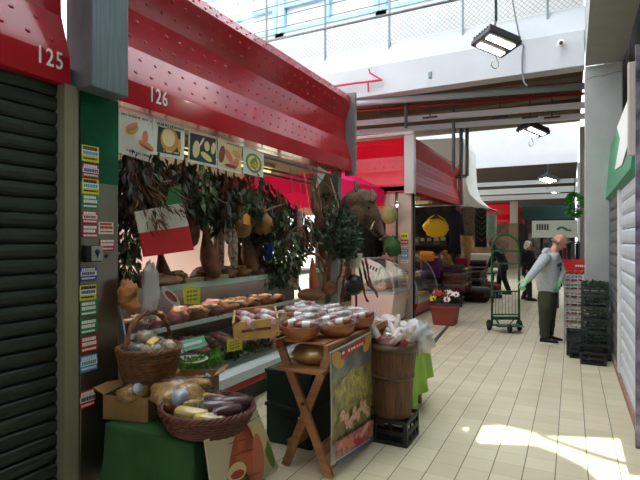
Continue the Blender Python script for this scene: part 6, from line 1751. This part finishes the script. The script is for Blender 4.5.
# ================================================================== FLOODLIGHTS AND SMALL CEILING THINGS
def flood(lab, c, sc, rz, chain_top):
    root = thing('floodlight', lab, 'lamp', c); C = V(c); up_n = (UP * .95 + Fw * .16 + R_ * .2).normalized(); ax = (R_ * .95 + Fw * .3 * rz * 4).normalized(); ax = (ax - up_n * ax.dot(up_n)).normalized(); R = Matrix((ax, up_n.cross(ax), up_n)).transposed()
    def add(bb, cc, dd, bev=0.0): bb.box(C + R @ (V(cc) * sc), V(dd) * sc, R, bev)
    b = B(); add(b, (0, 0, 0), (.42, .34, .06), .012); part('housing', b, darkgrey, root)
    b = B()
    for k in range(7): add(b, (0, -.14 + .047 * k, .05), (.4, .012, .05))
    part('cooling_fin', b, darkgrey, root)
    for s in (-1, 1):
        b = B(); add(b, (0, s * .085, -.034), (.32, .075, .012)); part('light_panel', b, lamp_on, root)
    b = B(); add(b, (.05, .05, .13), (.12, .1, .14), .012); part('driver_box', b, black, root)
    b = B(); add(b, (-.03, 0, .1), (.2, .03, .02)); b.tube([C + R @ (V((-.05, 0, .1)) * sc), C + V((0, 0, .25)) * sc], .012 * sc, 6); part('bracket', b, galv, root)
    b = B(); b.cyl(C + V((0, 0, .24)) * sc, V((C.x, C.y, chain_top)), .016 * sc, n=6); part('chain', b, galv, root)
    b = B(); b.tube([C + R @ (V((.1 + .0, .12, -.03)) * sc)] + [C + R @ (V((.12 + .05 * math.sin(k * .9), .14, -.06 - .045 * k * (1 if k < 4 else (7 - k) / 4))) * sc) for k in range(7)], .005 * sc, 5); part('cable_loop', b, black, root)
    return root
flood('black floodlight with two lit panels hanging on a chain before the white beam', tuple(at(496, 43, 5.4)), 1.0, 0.25, 8.6)
flood('dark floodlight hanging under the second ceiling opening above the far awning', tuple(at(533, 131, 12.4)), 1.5, 0.3, 4.9)
flood('small floodlight hanging far along the aisle below the second beam', tuple(at(548, 179, 19)), 1.5, 0.2, 4.8)
flood('far floodlight low over the aisle near the green banner', tuple(at(553, 190, 26)), 1.8, 0.2, 4.7)
b = B(); pts = [onY(x, y, 8.57) for x, y in ((511, -8), (516, 20), (521, 43), (523.5, 46), (522, 56), (522, 70), (524, 82), (527, 86))]
b.tube(pts, .014, 6); solo('hanging_cable', b, M('cable_grey', (120, 124, 128), .5), 'thin grey cable dropping across the white beam beside the floodlight', 'cable', tuple(pts[3]))
b = B(); p = onY(561, 43, 8.5); b.ball(p, .055, 12, 8); b.m(1).ball(p + V((0, -.04, -.01)), .03, 10, 8); b.m(0).cyl(p, p + V((0, .1, .05)), .03); solo('dome_camera', b, [white, darkgrey], 'small white dome camera fixed on the white beam near the column', 'camera', tuple(p))
b = B(); p = onY(430, 75, 8.59); b.box(p, (.06, .03, .12), bevel=.01); solo('wall_hook', b, galv, 'small metal fitting in the middle of the white beam', 'fitting', tuple(p))
hp2 = thing('hanging_plant', 'bright green leafy plant hanging on the far column side', 'plant', tuple(at(575, 205, 11)))
b = B(); random.seed(9); q = at(574.5, 203, 11)
for i in range(150):
    d = rnd3(); leaf(b, q + V((d.x * .12, d.y * .12, d.z * .2 - .05)), d, .12, .04, rnd3())
part('foliage', b, M('bright_leaf', (60, 150, 50), .5, rgb2=(90, 180, 60), scale=5), hp2)
b = B(); b.cyl(q + V((0, 0, -.3)), q + V((0, 0, .7)), .01); part('stem', b, leaf_d, hp2)
# far banner and goods
p = onY(556, 229, 27); sg = thing('shop_banner', 'white banner with green marks over the far end shops', 'sign', tuple(p))
b = B(); b.box(p, (2.2, .05, .85)); b.m(1)
for k in range(5): b.box(p + V((-.85 + .12 * k, -.03, .1)), (.07, .02, .3))
b.m(2)
for k in range(6): b.ball(p + V((.1 + .1 * k, -.03, .08 * math.sin(k))), (.1, .02, .05), 8, 6)
part('board', b, [M('banner_white', (206, 212, 204), .6), ink, M('banner_green', (60, 130, 60), .6)], sg)
random.seed(44)
fs = thing('far_shop_row', 'dim row of shop fronts closing the far end of the aisle', 'shop front', (-1.2, 40, 0))
b = B(); b.box((-1.4, 40, 1.6), (3.2, .3, 3.2)); part('facade', b, M('far_front', (84, 70, 60), .8, rgb2=(40, 34, 32), scale=2), fs)
for k in range(3):
    b = B(); b.box((-2.5 + 1.0 * k, 39.8, 1.2), (.8, .06, 1.9)); part('shop_window', b, M('far_window', (150, 140, 130), .3, rgb2=(60, 56, 60), scale=3), fs)
rk = thing('clothes_rack', 'dark clothes rack standing behind the red crate by the far column', 'rack', (-.05, 13.2, 0))
b = B(); b.cyl((-.3, 13.2, 1.6), (.15, 13.2, 1.6), .02); b.cyl((-.3, 13.2, 0), (-.3, 13.2, 1.6), .02); b.cyl((.15, 13.2, 0), (.15, 13.2, 1.6), .02); part('frame', b, galv, rk)
for k in range(5):
    b = B(); b.box((-.24 + .085 * k, 13.2, 1.05 + .02 * (k % 2)), (.06, .36, 1.05), bevel=.02); part('garment', b, (navy, M('fab_deep_red', (1, 1, 1)), black, M('fab_grey', (1, 1, 1)), navy)[k], rk)
# ================================================================== LIGHT
w = bpy.data.worlds.new('sky'); SC.world = w; w.use_nodes = True
nt = w.node_tree; bg_ = nt.nodes['Background']
bg_.inputs[0].default_value = (0.86, 0.94, 1.0, 1)
bg_.inputs[1].default_value = SKY
sd_ = bpy.data.lights.new('sun', 'SUN'); sd_.energy = SUNE; sd_.angle = math.radians(0.12); sd_.color = (1.0, 0.96, 0.88)
so = bpy.data.objects.new('sun', sd_); COL.objects.link(so); so.location = (0, -20, 20)
so.rotation_euler = SUN.normalized().to_track_quat('-Z', 'Y').to_euler()
SC.view_settings.view_transform = 'Standard'
SC.view_settings.look = 'None'
SC.view_settings.gamma = 1.0
SC.view_settings.use_curve_mapping = False
SC.view_settings.exposure = EXPO
SC.cycles.use_denoising = True
SC.cycles.max_bounces = 10
SC.cycles.transparent_max_bounces = 24
SC.cycles.caustics_reflective = False
SC.cycles.caustics_refractive = False
# things built only to be copied and never placed do not stay
for o in list(bpy.data.objects):
    if o.get('label') == 'x':
        for c in list(o.children): bpy.data.objects.remove(c, do_unlink=True)
        bpy.data.objects.remove(o, do_unlink=True)
